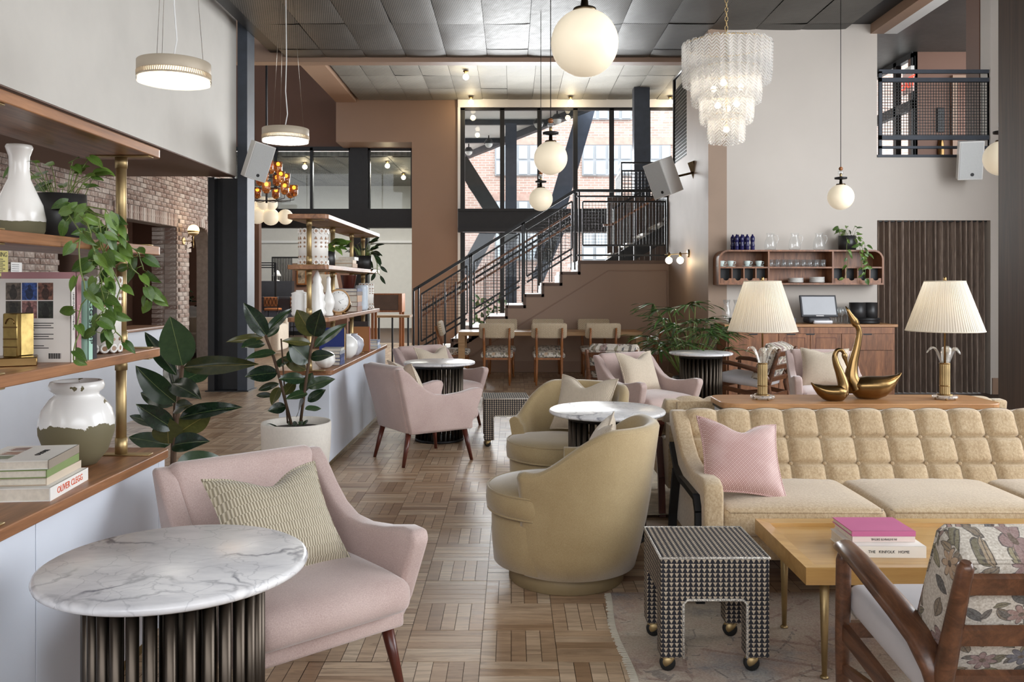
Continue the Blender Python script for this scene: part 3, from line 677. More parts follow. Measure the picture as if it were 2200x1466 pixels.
obj('panel_frame', b5, m_rail, r5); wb = MB()
for i in range(24): wb.box(2.745, 2.755, 13.03 + i*.058, 13.04 + i*.058, 3.45, 4.75)
for i in range(22): wb.box(2.745, 2.755, 13.0, 14.42, 3.5 + i*.058, 3.508 + i*.058)
obj('wire_mesh', wb, m_rail, r5)
# balcony guard in the right wall
r6 = thing('balcony_railing', 'blackened steel balcony railing with crimped wire mesh in the wall opening', 'railing')
yb = RW + .05; zz = lambda v: EYE + (HY - v)/F*yb
for v, hh in ((154, .05), (172, .055), (296, .06), (317, .035)): obj('rail', MB().box(4.97, 6.5, yb-.02, yb+.02, zz(v)-hh/2, zz(v)+hh/2), m_steel, r6)
for xx in (4.97, 6.46): obj('post', MB().box(xx, xx+.04, yb-.02, yb+.02, 3.235, zz(154)), m_steel, r6)
wb = MB()
for i in range(40):
    xx = 5.02 + i*.0365; wb.box(xx-.0035, xx+.0035, yb-.004, yb+.004, zz(296), zz(172))
for i in range(20):
    z = zz(296) + i*.0395; wb.box(5.0, 6.46, yb-.004, yb+.004, z-.0035, z+.0035)
obj('wire_mesh', wb, m_rail, r6)

# ================================================================== LAMPS AND SPEAKERS ON WALLS AND CEILING
def bulb_light(name, loc, power, col=(1, .82, .58), r=.04, parent=None):
    l = bpy.data.lights.new(name, 'POINT'); l.energy = power; l.color = col; l.shadow_soft_size = r
    o = bpy.data.objects.new(name, l); COL.objects.link(o); o.location = loc
    if parent: o.parent = parent
    return o
m_globe = emit('opal_globe_glow', lin(238, 224, 198), .42); m_bulb = emit('bulb_glow', (1.0, .86, .62), 14); m_drumglow = emit('drum_diffuser_glow', (1.0, .95, .86), 7)
m_cord = plain('black_cord', lin(26, 24, 24), .6, 0, var=0)
def globe(loc, label, ztop=4.92, R=.15):
    g = thing('globe_pendant', label, 'pendant lamp', loc, group='opal globe pendants')
    obj('globe', MB().sphere((0, 0, 0), R, 32, 20), m_globe, g)
    obj('cap', MB().lathe([(.055, R-.014), (.05, R+.004), (.018, R+.008), (.014, R+.06)], 20), m_brassd, g)
    obj('disc', MB().lathe([(.02, R+.055), (.07, R+.062), (.072, R+.08), (.02, R+.088)], 24), m_black, g)
    obj('stem', MB().lathe([(.013, R+.085), (.013, R+.13)], 12), m_brass, g)
    obj('glass_collar', MB().lathe([(.026, R+.115), (.03, R+.118), (.03, R+.155), (.026, R+.158)], 16), m_clear, g)
    obj('wood_bead', MB().sphere((0, 0, R+.182), .024, 14, 10), m_chairwood, g)
    obj('cord', MB().tube([(0, 0, R+.2), (.0, 0, ztop-loc[2])], .004, 6), m_cord, g)
    return g
globe((.323, 3.79, 2.555), 'largest opal globe pendant hanging nearest above the aisle')
globe((.345, 7.6, 2.61), 'middle opal globe pendant above the smaller hanging globe')
globe((.366, 10.8, 2.565), 'smallest opal globe pendant in front of the stair glazing')
globe((3.86, 10.0, 2.51), 'opal globe pendant on a long cord above the wall shelf')
globe((4.20, 7.3, 2.565), 'opal globe pendant half hidden by the dark timber column')
m_drum = plain('champagne_metal', lin(186, 172, 152), .5, .1, var=.03)
m_drumrim = glass('acrylic_rim', (1, .97, .9), .2)
def drum(loc, label):
    g = thing('drum_pendant', label, 'pendant lamp', loc, group='drum pendants')
    R = .25
    obj('drum', MB().lathe([(R-.01, .058), (R, .058), (R+.001, .06), (R+.001, .134), (R-.002, .137), (.001, .138)], 56, cap=False), m_drum, g)
    gl = obj('grille', MB().lathe([(R-.012, .012), (R-.012, .06)], 48, cap=False), emit('grille_glow', (1, .84, .6), 1.3), g)
    gb = MB()
    for k in range(100):
        a = 2*pi*k/100; gb.bar((R*cos(a), R*sin(a), .026), (R*cos(a+.03), R*sin(a+.03), .06), .007, .004)
    gb.lathe([(R-.006, .014), (R+.001, .014), (R+.001, .027), (R-.006, .027)], 56)
    obj('slats', gb, m_drum, gl)
    obj('rim', MB().lathe([(R+.003, -.008), (R+.004, .012), (R-.004, .012), (R-.004, -.008)], 48, cap=False), m_drumrim, g)
    obj('diffuser', MB().lathe([(R-.006, .014), (R-.008, -.004), (.15, -.014), (.001, -.018)], 48), m_drumglow, g)
    for k in range(3):
        a = 2*pi*k/3 + .5; obj('wire', MB().tube([(.2*cos(a), .2*sin(a), .137), (.06*cos(a), .06*sin(a), 4.9-loc[2])], .0016, 5), m_chrome, g)
    obj('cord', MB().tube([(-.01, 0, .137), (.02, 0, .3), (.0, 0, .55), (.01, 0, .9), (-.0, 0, 4.9-loc[2])], .006, 6), m_white, g)
drum((-2.42, 6.1, 2.935), 'nearer champagne drum pendant hanging before the white upper wall')
drum((-2.48, 9.33, 3.05), 'farther champagne drum pendant hanging beside the steel column')
# ---- chandelier
def m_murano_make():
    t = NT('ribbed_art_glass'); x, y, z = t.xyz()
    rib = t.math('SINE', (x.abs()*1.0 + z*.9)*300.0); n = t.noise(30, detail=2)
    tr = t.n('ShaderNodeBsdfTransparent'); tr.inputs[0].default_value = (1, 1, 1, 1)
    tl = t.n('ShaderNodeBsdfTranslucent'); tl.inputs[0].default_value = (1, .99, .97, 1)
    gl = t.n('ShaderNodeBsdfGlossy'); gl.inputs['Roughness'].default_value = .08
    df = t.n('ShaderNodeBsdfDiffuse'); df.inputs[0].default_value = (.96, .95, .94, 1)
    bp = t.n('ShaderNodeBump'); bp.inputs['Strength'].default_value = .9; bp.inputs['Distance'].default_value = .01; t.l(rib, bp.inputs['Height'])
    for s in (gl, df, tl): t.l(bp.outputs[0], s.inputs['Normal'])
    def mixs(f, a, b):
        m = t.n('ShaderNodeMixShader'); t.put(m.inputs[0], f); t.l(a.outputs[0], m.inputs[1]); t.l(b.outputs[0], m.inputs[2]); return m
    a = mixs(.45, tl, df); b = mixs(.28, a, gl); cshader = mixs((rib*.28 + .42), tr, b)
    t.l(cshader.outputs[0], t.out.inputs[0]); return t.m
m_murano = m_murano_make()
ch = thing('chandelier', 'tiered chandelier of ribbed clear glass plates on a brass chain', 'chandelier', (1.575, 6.26, 2.52))
def plate(h, w=.052):
    def fn(u, v):
        a = (u-.5); zz = v*h; rr = 1.0
        e = min(v, 1-v)*h
        ww = w*(1 if e > .02 else sqrt(max(0, 1-((.02-e)/.02)**2))*.4 + .6)
        return (a*ww, -.012*max(0, .3-v)**2*8 - .012*(1-(2*u-1)**2), zz)
    b = MB().grid(fn, 4, 10); n = len(b.v); b2 = MB()
    b2.v = b.v + [(x, y+.006, z) for x, y, z in b.v]; b2.f = b.f + [tuple(i+n for i in reversed(f)) for f in b.f]; b2.sm = [True]*len(b2.f); return b2
tiers = [(.318, .43, .30, 34), (.25, .285, .26, 27), (.19, .145, .23, 21), (.13, .0, .21, 14)]
for R, z0, h, n in tiers:
    me = plate(h, 2*pi*R/n*1.05).mesh('plate'); me.materials.append(m_murano)
    for k in range(n):
        a = 2*pi*k/n; obj('glass_plate', me, None, ch, (R*cos(a), R*sin(a), z0 + random.uniform(-.004, .004)), (random.uniform(-.04, .04), 0, a - pi/2))
    fr = MB(); fr.tube([(R*.97*cos(2*pi*j/24), R*.97*sin(2*pi*j/24), z0+h-.01) for j in range(25)], .004, 5); obj('ring', fr, m_brass, ch)
obj('stem', MB().lathe([(.008, .05), (.008, .76)], 10), m_brass, ch)
for k in range(26):
    tor = MB(); pts = [(.011*cos(2*pi*j/10), 0, .02*sin(2*pi*j/10)) for j in range(11)]; tor.tube(pts, .0028, 5)
    if k == 0: link = tor.mesh('chain_link'); link.materials.append(m_brass)
    obj('chain_link', link, None, ch, (0, 0, .78 + .034*k), (0, 0, (k % 2)*pi/2))
obj('chain', MB().tube([(0, 0, .78 + .034*26), (0, 0, 2.4)], .004, 6), m_brass, ch)
for k, (a, zz_) in enumerate(((.3, .42), (2.2, .42), (4.3, .42), (1.2, .27), (3.6, .27), (5.6, .28), (.2, .1))):
    r_ = .12 if zz_ > .3 else (.08 if zz_ > .15 else .0)
    obj('bulb', MB().sphere((r_*cos(a), r_*sin(a), zz_), .022, 12, 8), m_bulb, ch)
bulb_light('glow', (1.575, 6.26, 2.98), 8, (1, .92, .8), .1); bulb_light('glow', (1.575, 6.26, 2.68), 1.2, (1, .9, .76), .05)
# ---- ceiling bulbs
def cbulb(x, y, zc, label, p=12):
    g = thing('ceiling_bulb', label, 'ceiling lamp', (x, y, zc), group='bare ceiling bulbs')
    obj('socket', MB().lathe([(.06, 0), (.06, -.02), (.035, -.025), (.03, -.07)], 16), m_gold, g)
    obj('bulb', MB().sphere((0, 0, -.13), .065, 16, 10), m_bulb, g); bulb_light('glow', (x, y, zc-.3), p, (1, .8, .5), .07)
for (u, v, lab) in ((1001, 152, 'bare bulb high on the pale metal ceiling farthest from the glazing'), (1012, 208, 'bare bulb above the tan pier edge of the glazing'), (1226, 208, 'bare bulb above the middle of the stair glazing'), (1440, 208, 'bare bulb above the glazing beside the chandelier')):
    d = (6.0 - EYE)*F/(HY - v); cbulb((u - CX)/F*d, d, 6.0, lab)
cbulb(X_(653)*1.05, 23.2, 4.82, 'bare bulb behind the left clerestory pane', 8); cbulb(X_(831)*1.04, 23.0, 4.82, 'bare bulb behind the clerestory pane next to the pier', 8); cbulb(X_(865)*1.15, 25.5, 4.82, 'smaller bare bulb deeper behind the clerestory pane by the pier', 8)
# ---- twin bulb sconce on the satin wall
sc_ = thing('twin_sconce', 'brass wall lamp with two bare bulbs by the stair landing', 'wall lamp', (2.65, 12.76, 1.95))
obj('back_plate', MB().lathe([(.06, 0), (.06, .02), (.05, .025)], 20).xf(RY(-pi/2)), m_brassd, sc_)
obj('arm', MB().tube([(-.02, 0, 0), (-.36, 0, -.02)], .006, 6), m_brass, sc_)
for dx in (-.13, -.3):
    obj('socket', MB().lathe([(.02, -.05), (.022, -.005), (.008, .02)], 14, (dx, 0, 0)), m_gold, sc_)
    obj('bulb', MB().sphere((dx, 0, -.105), .052, 16, 10), m_bulb, sc_); bulb_light('glow', (2.65+dx, 12.76, 1.95-.12), 9, (1, .8, .5), .05)
# ---- brick wall sconce
s2 = thing('globe_sconce', 'brass sconce with half opal globe on the brick pier', 'wall lamp', (BX+.01, 15.0, 2.25))
obj('back_plate', MB().lathe([(.07, 0), (.07, .015), (.05, .02)], 18).xf(RY(pi/2)), m_brass, s2)
obj('arm', MB().tube([(.02, 0, 0), (.18, 0, .0), (.18, 0, -.12)], .008, 6).tube([(.18, 0, 0), (.18, 0, .12)], .008, 6), m_brass, s2)
obj('globe', MB().sphere((.18, 0, .19), .1, 18, 12), emit('sconce_glow', (1, .74, .38), 2.2), s2); obj('cup', MB().lathe([(.02, .09), (.07, .11), (.102, .17), (.1, .18)], 18, (.18, 0, 0)), m_brass, s2)
bulb_light('glow', (BX+.4, 14.9, 2.5), 5, (1, .75, .45), .1)
# ---- speakers
m_spk = plain('speaker_white', lin(226, 224, 220), .6, 0, var=.02)
def m_grille_make():
    t = NT('perforated_grille'); x, y, z = t.xyz(); a = ((x*110).fract()-.5).abs() + ((z*110).fract()-.5).abs()
    t.set(t.mix(a.lt(.28), lin(206, 207, 205), lin(120, 122, 122)), .6); return t.m
m_grille = m_grille_make()
def speaker(loc, rot, label, w=.26, h=.44, d=.26):
    s = thing('wall_speaker', label, 'loudspeaker', loc, group='white wall loudspeakers'); s.rotation_euler = rot
    b = MB().prism([(-w/2, -d/2), (w/2, -d/2), (w/2*.72, d/2), (-w/2*.72, d/2)], -h/2, h/2); obj('cabinet', bev(b, .008, 2, 20, True), m_spk, s)
    obj('grille', MB().box(-w/2+.016, w/2-.016, -d/2-.006, -d/2, -h/2+.016, h/2-.016), m_grille, s)
    obj('badge', MB().lathe([(.022, 0), (.022, .004)], 16).xf(T(.02, -d/2-.006, -h/2+.07) @ RX(pi/2)), m_black, s)
    return s
s = speaker((-3.46, 11.55, 3.16), (radians(14), radians(13), radians(38)), 'white loudspeaker bracketed to the steel column', .3, .5, .3)
obj('bracket', MB().bar((0, .1, -.1), (-.05, .25, -.12), .03), m_chrome, s)
s = speaker((2.2, 12.3, 3.03), (radians(18), radians(-10), radians(-52)), 'white loudspeaker seen from the side on the satin wall', .34, .52, .34)
obj('bracket', MB().bar((.1, .15, -.05), (.18, .42, -.08), .03).cbox((.2, .44, -.05), (.1, .04, .26)), m_brassd, s)
s = speaker((6.0, 11.2, 3.12), (radians(12), 0, radians(-14)), 'white loudspeaker under the balcony near the half hidden globe', .3, .5, .28)
obj('bracket', MB().bar((0, .1, 0), (0, .3, .02), .04), m_black, s)
# ---- amber chandelier near the bar
ac = thing('amber_chandelier', 'black chandelier with stacked amber glass cups near the bar', 'chandelier', (-4.38, 15.2, 3.0))
m_amber = glass('amber_glass', (.62, .34, .12), .3, .03, .15)
cup = MB().lathe([(.035, -.04), (.04, -.035), (.072, .0), (.074, .16), (.07, .16), (.066, .01)], 16).mesh('cup'); cup.materials.append(m_amber)
bb = MB().sphere((0, 0, .1), .035, 12, 8).mesh('bulb'); bb.materials.append(m_bulb)
for R, z0, n, ph in ((.48, .1, 9, .1), (.34, .32, 7, .4), (.2, .52, 5, .2)):
    for k in range(n):
        a = 2*pi*k/n + ph; p = (R*cos(a), R*sin(a), z0)
        cpo = obj('glass_cup', cup, None, ac, p); obj('bulb', bb, None, cpo, (0, 0, .02))
        obj('arm', MB().tube([(0, 0, z0-.12), (R*.7*cos(a), R*.7*sin(a), z0-.12), (R*cos(a), R*sin(a), z0-.1), (R*cos(a), R*sin(a), z0-.03)], .007, 5), m_black, ac)
obj('stem', MB().lathe([(.02, -.06), (.02, 4.2)], 8), m_black, ac)
bulb_light('glow', (-4.2, 14.6, 3.3), 14, (1, .7, .38), .3)
gc = thing('globe_cluster', 'cluster of cream globes hanging behind the amber chandelier', 'pendant lamp', (-6.0, 19.5, 3.3))
for k, (dx, dz, r) in enumerate(((0, 0, .16), (.3, .05, .16), (.46, .04, .15), (.12, -.22, .2), (.42, -.25, .2), (-.2, -.1, .17), (-.3, -.35, .2), (.72, -.24, .18))): obj('globe', MB().sphere((dx, .05*k, dz), r, 16, 10), m_globe, gc)
obj('cord', MB().tube([(.1, 0, .1), (.1, 0, 2.6)], .01, 5), m_cord, gc)
# ================================================================== PLANTS (helpers)
def m_leaf_make(name, c1, c2, rib, rough=.25):
    t = NT(name); x, y, z = t.xyz(); r = t.objrand(); n = t.noise(14, detail=3)
    col = t.ramp(n*.5 + r*.5, [(.2, c1), (.8, c2)]); col = t.mix(x.abs().lt(.0022), col, rib)
    t.set(col, rough); t.b.inputs['Transmission Weight'].default_value = 0; t.b.inputs['Subsurface Weight'].default_value = 0
    t.bump(t.math('SINE', (y - x.abs()*.6)*420)*.5 + n, .12, .002); return t.m
m_ficus = m_leaf_make('rubber_plant_leaf', lin(20, 36, 26), lin(50, 70, 42), lin(120, 130, 80), .16)
m_ficus2 = m_leaf_make('rubber_plant_leaf_old', lin(44, 50, 26), lin(84, 82, 42), lin(150, 130, 70), .2)
m_pothos = m_leaf_make('pothos_leaf', lin(50, 80, 32), lin(112, 142, 62), lin(160, 176, 96), .3)
m_palm = m_leaf_make('palm_leaf', lin(34, 66, 30), lin(84, 120, 56), lin(110, 140, 70), .3)
m_stem = plain('green_stem', lin(112, 128, 62), .5, 0); m_bark = plain('brown_stem', lin(84, 62, 44), .7, 0)
def leaf_mesh(name, m, kind, L=1.0, Wd=.4, droop=.25, fold=.25):
    def fn(u, v):
        a = 2*u-1
        if kind == 'ficus': w = (sin(pi*min(1, v*1.02)**.85)**.75)*Wd/2 if 0 < v < 1 else 0
        elif kind == 'heart': w = Wd/2*(1.0 if v < .01 else 1)*((sin(pi*(.16 + .84*v)))**.9 if v < 1 else 0)*(1.02 - .25*v)
        else: w = Wd/2*sin(pi*(.08 + .92*v))**.6 if v < 1 else 0
        yy = v*L - (.12*L*abs(a)*(1-v)**3 if kind == 'heart' else 0)
        return (a*w, yy, fold*abs(a)*w - droop*L*v*v + .06*L*sin(v*9)*abs(a)*.25)
    me = MB().grid(fn, 6, 12).mesh(name); me.materials.append(m); return me
ficus = [leaf_mesh('leaf', m_ficus, 'ficus', 1, .40, .12, .22), leaf_mesh('leaf', m_ficus, 'ficus', 1, .34, .26, .35), leaf_mesh('leaf', m_ficus2, 'ficus', 1, .38, .15, .25)]
heart = [leaf_mesh('leaf', m_pothos, 'heart', 1, .74, .2, .2), leaf_mesh('leaf', m_pothos, 'heart', 1, .66, .38, .35)]
def put_leaf(me, parent, base, tip, wid, nrm, roll=0.0, name='leaf', org=(0, 0, 0)):
    b = Vector(base); d = Vector(tip) - b; L = d.length; y = d.normalized(); n = Vector(nrm); n = (n - y*n.dot(y)).normalized(); x = y.cross(n)
    M_ = Matrix(((x.x*wid, y.x*L, n.x*L, b.x-org[0]), (x.y*wid, y.y*L, n.y*L, b.y-org[1]), (x.z*wid, y.z*L, n.z*L, b.z-org[2]), (0, 0, 0, 1)))
    o = obj(name, me, None, parent); o.matrix_local = M_ @ RY(roll); return o

def planter(name, label, loc, prof, m, soil_z, soil_r):
    g = thing(name, label, 'plant', loc); obj('pot', MB().lathe(prof, 40), m, g); obj('soil', MB().lathe([(soil_r, soil_z-.01), (soil_r, soil_z), (.001, soil_z+.01)], 24), m_soil, g); return g
def ficus_from(g, org, leaves, d0, stems):
    for pts, r in stems: obj('stem', MB().tube([tuple(Vector(px(u, v, d0+dd)) - Vector(org)) for u, v, dd in pts], r, 7), m_bark, g)
    for i, (b, t_, w, dd) in enumerate(leaves):
        base = Vector(px(b[0], b[1], d0)); tip = Vector(px(t_[0], t_[1], d0 + dd)); L = (tip-base).length; wid = w/F*d0/.38*1.08
        tilt = Vector((random.uniform(-.3, .3), -1.0, random.uniform(.25, .8)))
        put_leaf(ficus[i % 3 if i % 5 else 0] if w > 14 else ficus[1], g, base, tip, min(max(wid, .1), .55), tilt, 0, 'leaf', org)
m_pot = plain('speckled_white_planter', lin(226, 219, 209), .75, 0, var=.03, vs=60, bump=.1, bs=200)
R1 = (-1.83, 4.6, 0)
g = planter('rubber_plant', 'rubber plant with broad dark leaves behind the walnut-topped console', R1, [(.17, 0), (.2, .02), (.22, .36), (.2, .36), (.19, .3)], m_pot, .31, .19)
ficus_from(g, R1, [((392, 787), (366, 684), 64, -.1), ((380, 807), (300, 706), 34, .05), ((394, 790), (541, 779), 38, -.15), ((389, 821), (453, 786), 44, .15), ((378, 865), (286, 796), 58, -.1), ((372, 872), (294, 841), 32, .1), ((370, 824), (424, 846), 42, -.25), ((385, 899), (503, 861), 40, -.05), ((382, 932), (453, 881), 56, .12), ((373, 922), (296, 871), 40, -.15), ((345, 918), (272, 888), 20, .1), ((376, 880), (400, 866), 30, -.2), ((365, 956), (272, 938), 34, .0), ((370, 958), (428, 940), 46, -.15), ((362, 954), (358, 900), 60, -.05), ((378, 1000), (480, 978), 44, .2), ((380, 850), (352, 760), 36, .2)], 4.6, [([(372, 1075, 0), (374, 1000, 0), (377, 930, 0), (384, 870, 0), (392, 785, 0)], .011), ([(366, 1075, .05), (370, 960, .05), (379, 820, .08)], .008)])
R2 = (-1.57, 6.2, 0)
g = planter('rubber_plant', 'rubber plant in a round white planter at the end of the far console', R2, [(.17, 0), (.2, .015), (.225, .1), (.245, .3), (.25, .47), (.246, .485), (.235, .48), (.225, .42), (.22, .36)], m_pot, .43, .222)
A = [((573, 723), (525, 652), 34, -.1), ((571, 718), (625, 656), 24, .1), ((566, 726), (486, 729), 20, -.1), ((567, 736), (521, 741), 30, -.2), ((593, 759), (532, 760), 24, -.15), ((570, 726), (598, 690), 28, .1), ((597, 801), (527, 806), 34, -.1), ((600, 825), (546, 838), 18, .05), ((600, 832), (582, 868), 22, -.1), ((590, 852), (540, 845), 14, .1), ((614, 873), (577, 882), 22, -.1),
     ((672, 723), (635, 663), 38, .05), ((674, 723), (686, 668), 40, -.12), ((675, 747), (738, 691), 26, .0), ((668, 738), (609, 729), 20, -.15), ((665, 778), (623, 736), 44, -.1), ((668, 768), (705, 759), 26, -.15), ((658, 795), (606, 768), 28, .05), ((655, 815), (602, 811), 26, -.15), ((661, 832), (712, 811), 30, -.05), ((661, 863), (698, 836), 22, .0), ((651, 846), (669, 796), 26, .15), ((661, 846), (616, 850), 26, -.1), ((641, 887), (645, 860), 42, -.15), ((655, 880), (692, 875), 16, .1), ((625, 780), (640, 742), 28, .12), ((610, 850), (635, 815), 24, .1), ((600, 790), (618, 760), 26, .14)]
ficus_from(g, R2, A, 6.2, [([(626, 912, 0), (615, 870, 0), (600, 810, 0), (588, 768, 0), (570, 720, 0)], .011), ([(646, 905, 0), (652, 860, 0), (660, 800, 0), (668, 750, 0), (674, 722, 0)], .011), ([(618, 910, .05), (611, 830, .05), (604, 728, .05)], .006)])
for k in range(14):
    a = random.uniform(0, 6.28); r = random.uniform(.06, .16); p = Vector((r*cos(a), r*sin(a), .43)); put_leaf(ficus[1], g, p, p + Vector((.07*cos(a), .07*sin(a), .05)), .1, (0, 0, 1), 0, 'sprout_leaf')

# ================================================================== WALNUT SHELVING CONSOLES
def console(label, y0, y1, sy0, sy1, posts, doors):
    c = thing('shelving_console', label, 'shelving unit', (0, 0, 0))
    body = obj('cabinet', MB().box(-1.845, -1.462, y0+.02, y1-.02, .07, .765), m_gray2, c)  # darker carcass puts shade into the gaps between the doors
    obj('toe_kick', MB().box(-1.82, -1.485, y0+.04, y1-.04, 0, .07), plain('brass_kick', lin(150, 128, 84), .4, .9, var=.2, vs=12), c)
    for a, b in doors: obj('door', rb(-1.462, -1.445, a+.002, b-.002, .075, .755, .001, 1), m_console, body)
    for ye in (y0+.012, y1-.02): obj('end_panel', MB().box(-1.845, -1.447, ye, ye+.008, .07, .762), m_console, body)
    def slab(x0, x1, a, b, z, t, r=.05):
        pts = []
        for cx_, cy_, s in ((x1-r, b-r, 0), (x0+r, b-r, 1), (x0+r, a+r, 2), (x1-r, a+r, 3)):
            for i in range(6): an = pi/2*(s + i/5); pts.append((cx_ + r*cos(an), cy_ + r*sin(an)))
        return bev(MB().prism(pts, z-t, z), .004, 2, 60, True)
    obj('counter_top', slab(-1.87, -1.42, y0, y1, .80, .036), m_shelfw, c)
    for z in (1.225, 1.635, 2.03): obj('shelf', slab(-1.75, -1.43, sy0, sy1, z, .036), m_shelfw, c)
    for (x, y) in posts:
        for z0, z1 in ((.80, 1.189), (1.225, 1.599), (1.635, 1.994)):
            p = obj('post', MB().lathe([(.02, z0+.005), (.02, z1-.005)], 18, (x, y, 0)).lathe([(.0235, z0+.006), (.0235, z0+.07)], 18, (x, y, 0)).lathe([(.0235, z1-.05), (.0235, z1-.006)], 18, (x, y, 0)), m_brass, c)
            for zz_ in (z0+.003, z1-.003): obj('flange', rb(x-.12, x+.12, y-.022, y+.022, zz_-.003, zz_+.003, .002, 1), m_brass, p)
    return c
console('walnut and brass shelving console running along the left edge', 0.9, 3.56, .9, 3.5, ((-1.56, 3.40), (-1.56, 2.4), (-1.56, 1.4)), ((.92, 1.69), (1.69, 2.585), (2.585, 3.485), (3.485, 3.54)))
console('walnut and brass shelving console beyond the white planter', 6.73, 9.73, 6.6, 9.25, ((-1.60, 6.72), (-1.60, 7.6), (-1.60, 8.5), (-1.60, 9.15)), ((6.75, 7.5), (7.5, 8.25), (8.25, 9.0), (9.0, 9.71)))

# ================================================================== BOOKS
def book(label, L, Wd, t, cover, loc, cols=None, rz=0, group=None, txt=None, tm=None, tsize=None, spine=None, flip=False):
    g = thing('book', label, 'book', loc, rz, group); c = .003
    cm = cover if not isinstance(cover, tuple) else plain('book_cover', cover, .55, 0, var=.03)
    sm_ = cm if spine is None else plain('book_spine', spine, .55, 0, var=.03)
    obj('cover', MB().box(-L/2, L/2, -Wd/2, Wd/2, 0, c).box(-L/2, L/2, -Wd/2, Wd/2, t-c, t), cm, g)
    obj('spine', MB().box(-L/2, L/2, -Wd/2-.002, -Wd/2+.002, 0, t), sm_, g)
    obj('pages', MB().box(-L/2+.003, L/2-.003, -Wd/2+.003, Wd/2-.004, c, t-c), m_paper, g)
    if txt:
        fl = pi if flip else 0
        text('lettering', txt, tsize or t*.5, tm or m_ink, g, (0, -Wd/2-.0026, t/2), (pi/2, fl, 0))
    if cols:
        x, y, z = cols; g.matrix_local = Matrix(((x[0], y[0], z[0], loc[0]), (x[1], y[1], z[1], loc[1]), (x[2], y[2], z[2], loc[2]), (0, 0, 0, 1)))
    return g
STAND = ((0, 0, 1), (-1, 0, 0), (0, -1, 0))      # upright, cover to the viewer, spine to +X
STANDR = ((0, 0, -1), (-1, 0, 0), (0, 1, 0))     # upright, titles reading downwards
FLATX = ((0, 1, 0), (-1, 0, 0), (0, 0, 1))        # lying, spine towards +X
def flat_stack(items, x, y, z, cols=FLATX, rz=0):
    for (lab, L, Wd, t, cover, kw) in items:
        a = rz + kw.pop('a', 0); m3 = RZ(a).to_3x3(); cc = tuple(tuple(m3 @ Vector(c_)) for c_ in cols)
        book(lab, L, Wd, t, cover, (x + kw.pop('dx', 0), y + kw.pop('dy', 0), z), cc, **kw); z += t + .0008
    return z
red = plain('red_print', lin(214, 90, 50), .6, 0, var=0)
flat_stack([
    ('white art book with red title at the bottom of the counter stack', .30, .24, .042, lin(236, 233, 228), dict(txt='OLIVER CLEGG', tm=red, tsize=.03)),
    ('brown spined book second from the bottom of the counter stack', .27, .21, .026, lin(190, 170, 148), dict(dx=-.01, dy=.015, spine=lin(206, 190, 170), txt='THE PAINTED ROOM'[:0] or None)),
    ('sage green hardback in the counter stack', .27, .22, .026, lin(128, 146, 92), dict(dx=-.012, a=.03)),
    ('white magazine with a vegetable cover on top of the counter stack', .27, .23, .028, lin(232, 229, 222), dict(dx=-.015, a=.05, spine=lin(150, 138, 124)))],
    -1.585, 2.81, .80, rz=.10)
top_b = [o for o in bpy.data.objects if o.name.startswith('book') and o.get('label', '').startswith('white magazine')][0]
for i, (c_, dx) in enumerate(((lin(104, 128, 66), -.07), (lin(178, 110, 60), 0), (lin(150, 74, 44), .07))):
    b = MB()
    for k in range(6): b.add([(dx-.025+.01*k, .02, .0285), (dx-.02+.01*k, .02, .0285), (dx-.017+.009*k, .07+.01*(k % 2), .0285), (dx-.021+.009*k, .07+.01*(k % 2), .0285)], [(0, 1, 2, 3)])
    obj('cover_picture', b, plain('print', c_, .6, 0, var=.2, vs=50), top_b)
text('cover_lettering', 'mono', .04, m_ink, top_b, (0, -.05, .0287), (0, 0, pi))
# upright books on the shelf
b1 = book('white photo book with six pictures on its back cover on the shelf', .275, .235, .022, lin(222, 216, 210), (-1.567, 2.80, 1.3625), STANDR, txt='LEGENDARY AUTHENTIC STYLE'[:0] or None)
ph = [lin(96, 84, 74), lin(52, 82, 150), lin(120, 80, 66), lin(60, 52, 42), lin(150, 104, 100), lin(44, 46, 40)]
for i in range(6):
    cx_, rz_ = (i % 3)*.036 - .055, (i//3)*.042
    x0, y0 = -.124 + (i//3)*.06, .097 - (i % 3)*.053
    m_ = plain('photo_print', ph[i], .4, 0, var=.5, vs=70)
    o = obj('photo', MB().add([(x0, y0-.05, -.0004), (x0+.057, y0-.05, -.0004), (x0+.057, y0, -.0004), (x0, y0, -.0004)], [(0, 1, 2, 3)]), m_, b1)
    fg = MB(); sx = x0+.036
    for s_ in range(10):
        a = 2*pi*s_/10; fg.v.append((sx + .02*cos(a), y0-.025 + .013*sin(a), -.0006)); 
    fg.f.append(tuple(range(10))); fg.sm.append(False)
    for s_ in range(8):
        a = 2*pi*s_/8; fg.v.append((x0+.012 + .0065*cos(a), y0-.025 + .006*sin(a), -.0007))
    fg.f.append(tuple(range(10, 18))); fg.sm.append(False)
    obj('photo_figure', fg, plain('photo_dark', tuple(c_*.25 for c_ in ph[i]), .5, 0, var=.3, vs=90), b1)
bar_ = MB()
for k in range(16): bar_.box(.108, .126, -.045 - .0026*k, -.0437 - .0026*k + (.0008 if k % 3 else 0), -.0005, -.0001)
obj('barcode', bar_, m_ink, b1)
ln = MB()
for k, (a, b) in enumerate(((0, 1), (0, .95), (0, 1), (0, .6), (.0, 1), (0, .9), (0, 1), (0, .4), (0, .8), (0, .9))):
    xx = .008 + .0075*k + (.006 if k > 3 else 0) + (.008 if k > 7 else 0); ln.box(xx, xx+.0025, .097-.157*b, .097, -.0005, -.0001)
obj('text_lines', ln, m_ink, b1)
text('lettering', 'LEGENDARY AUTHENTIC', .011, m_ink, b1, (-.03, -.1197, .011), (pi/2, 0, 0))
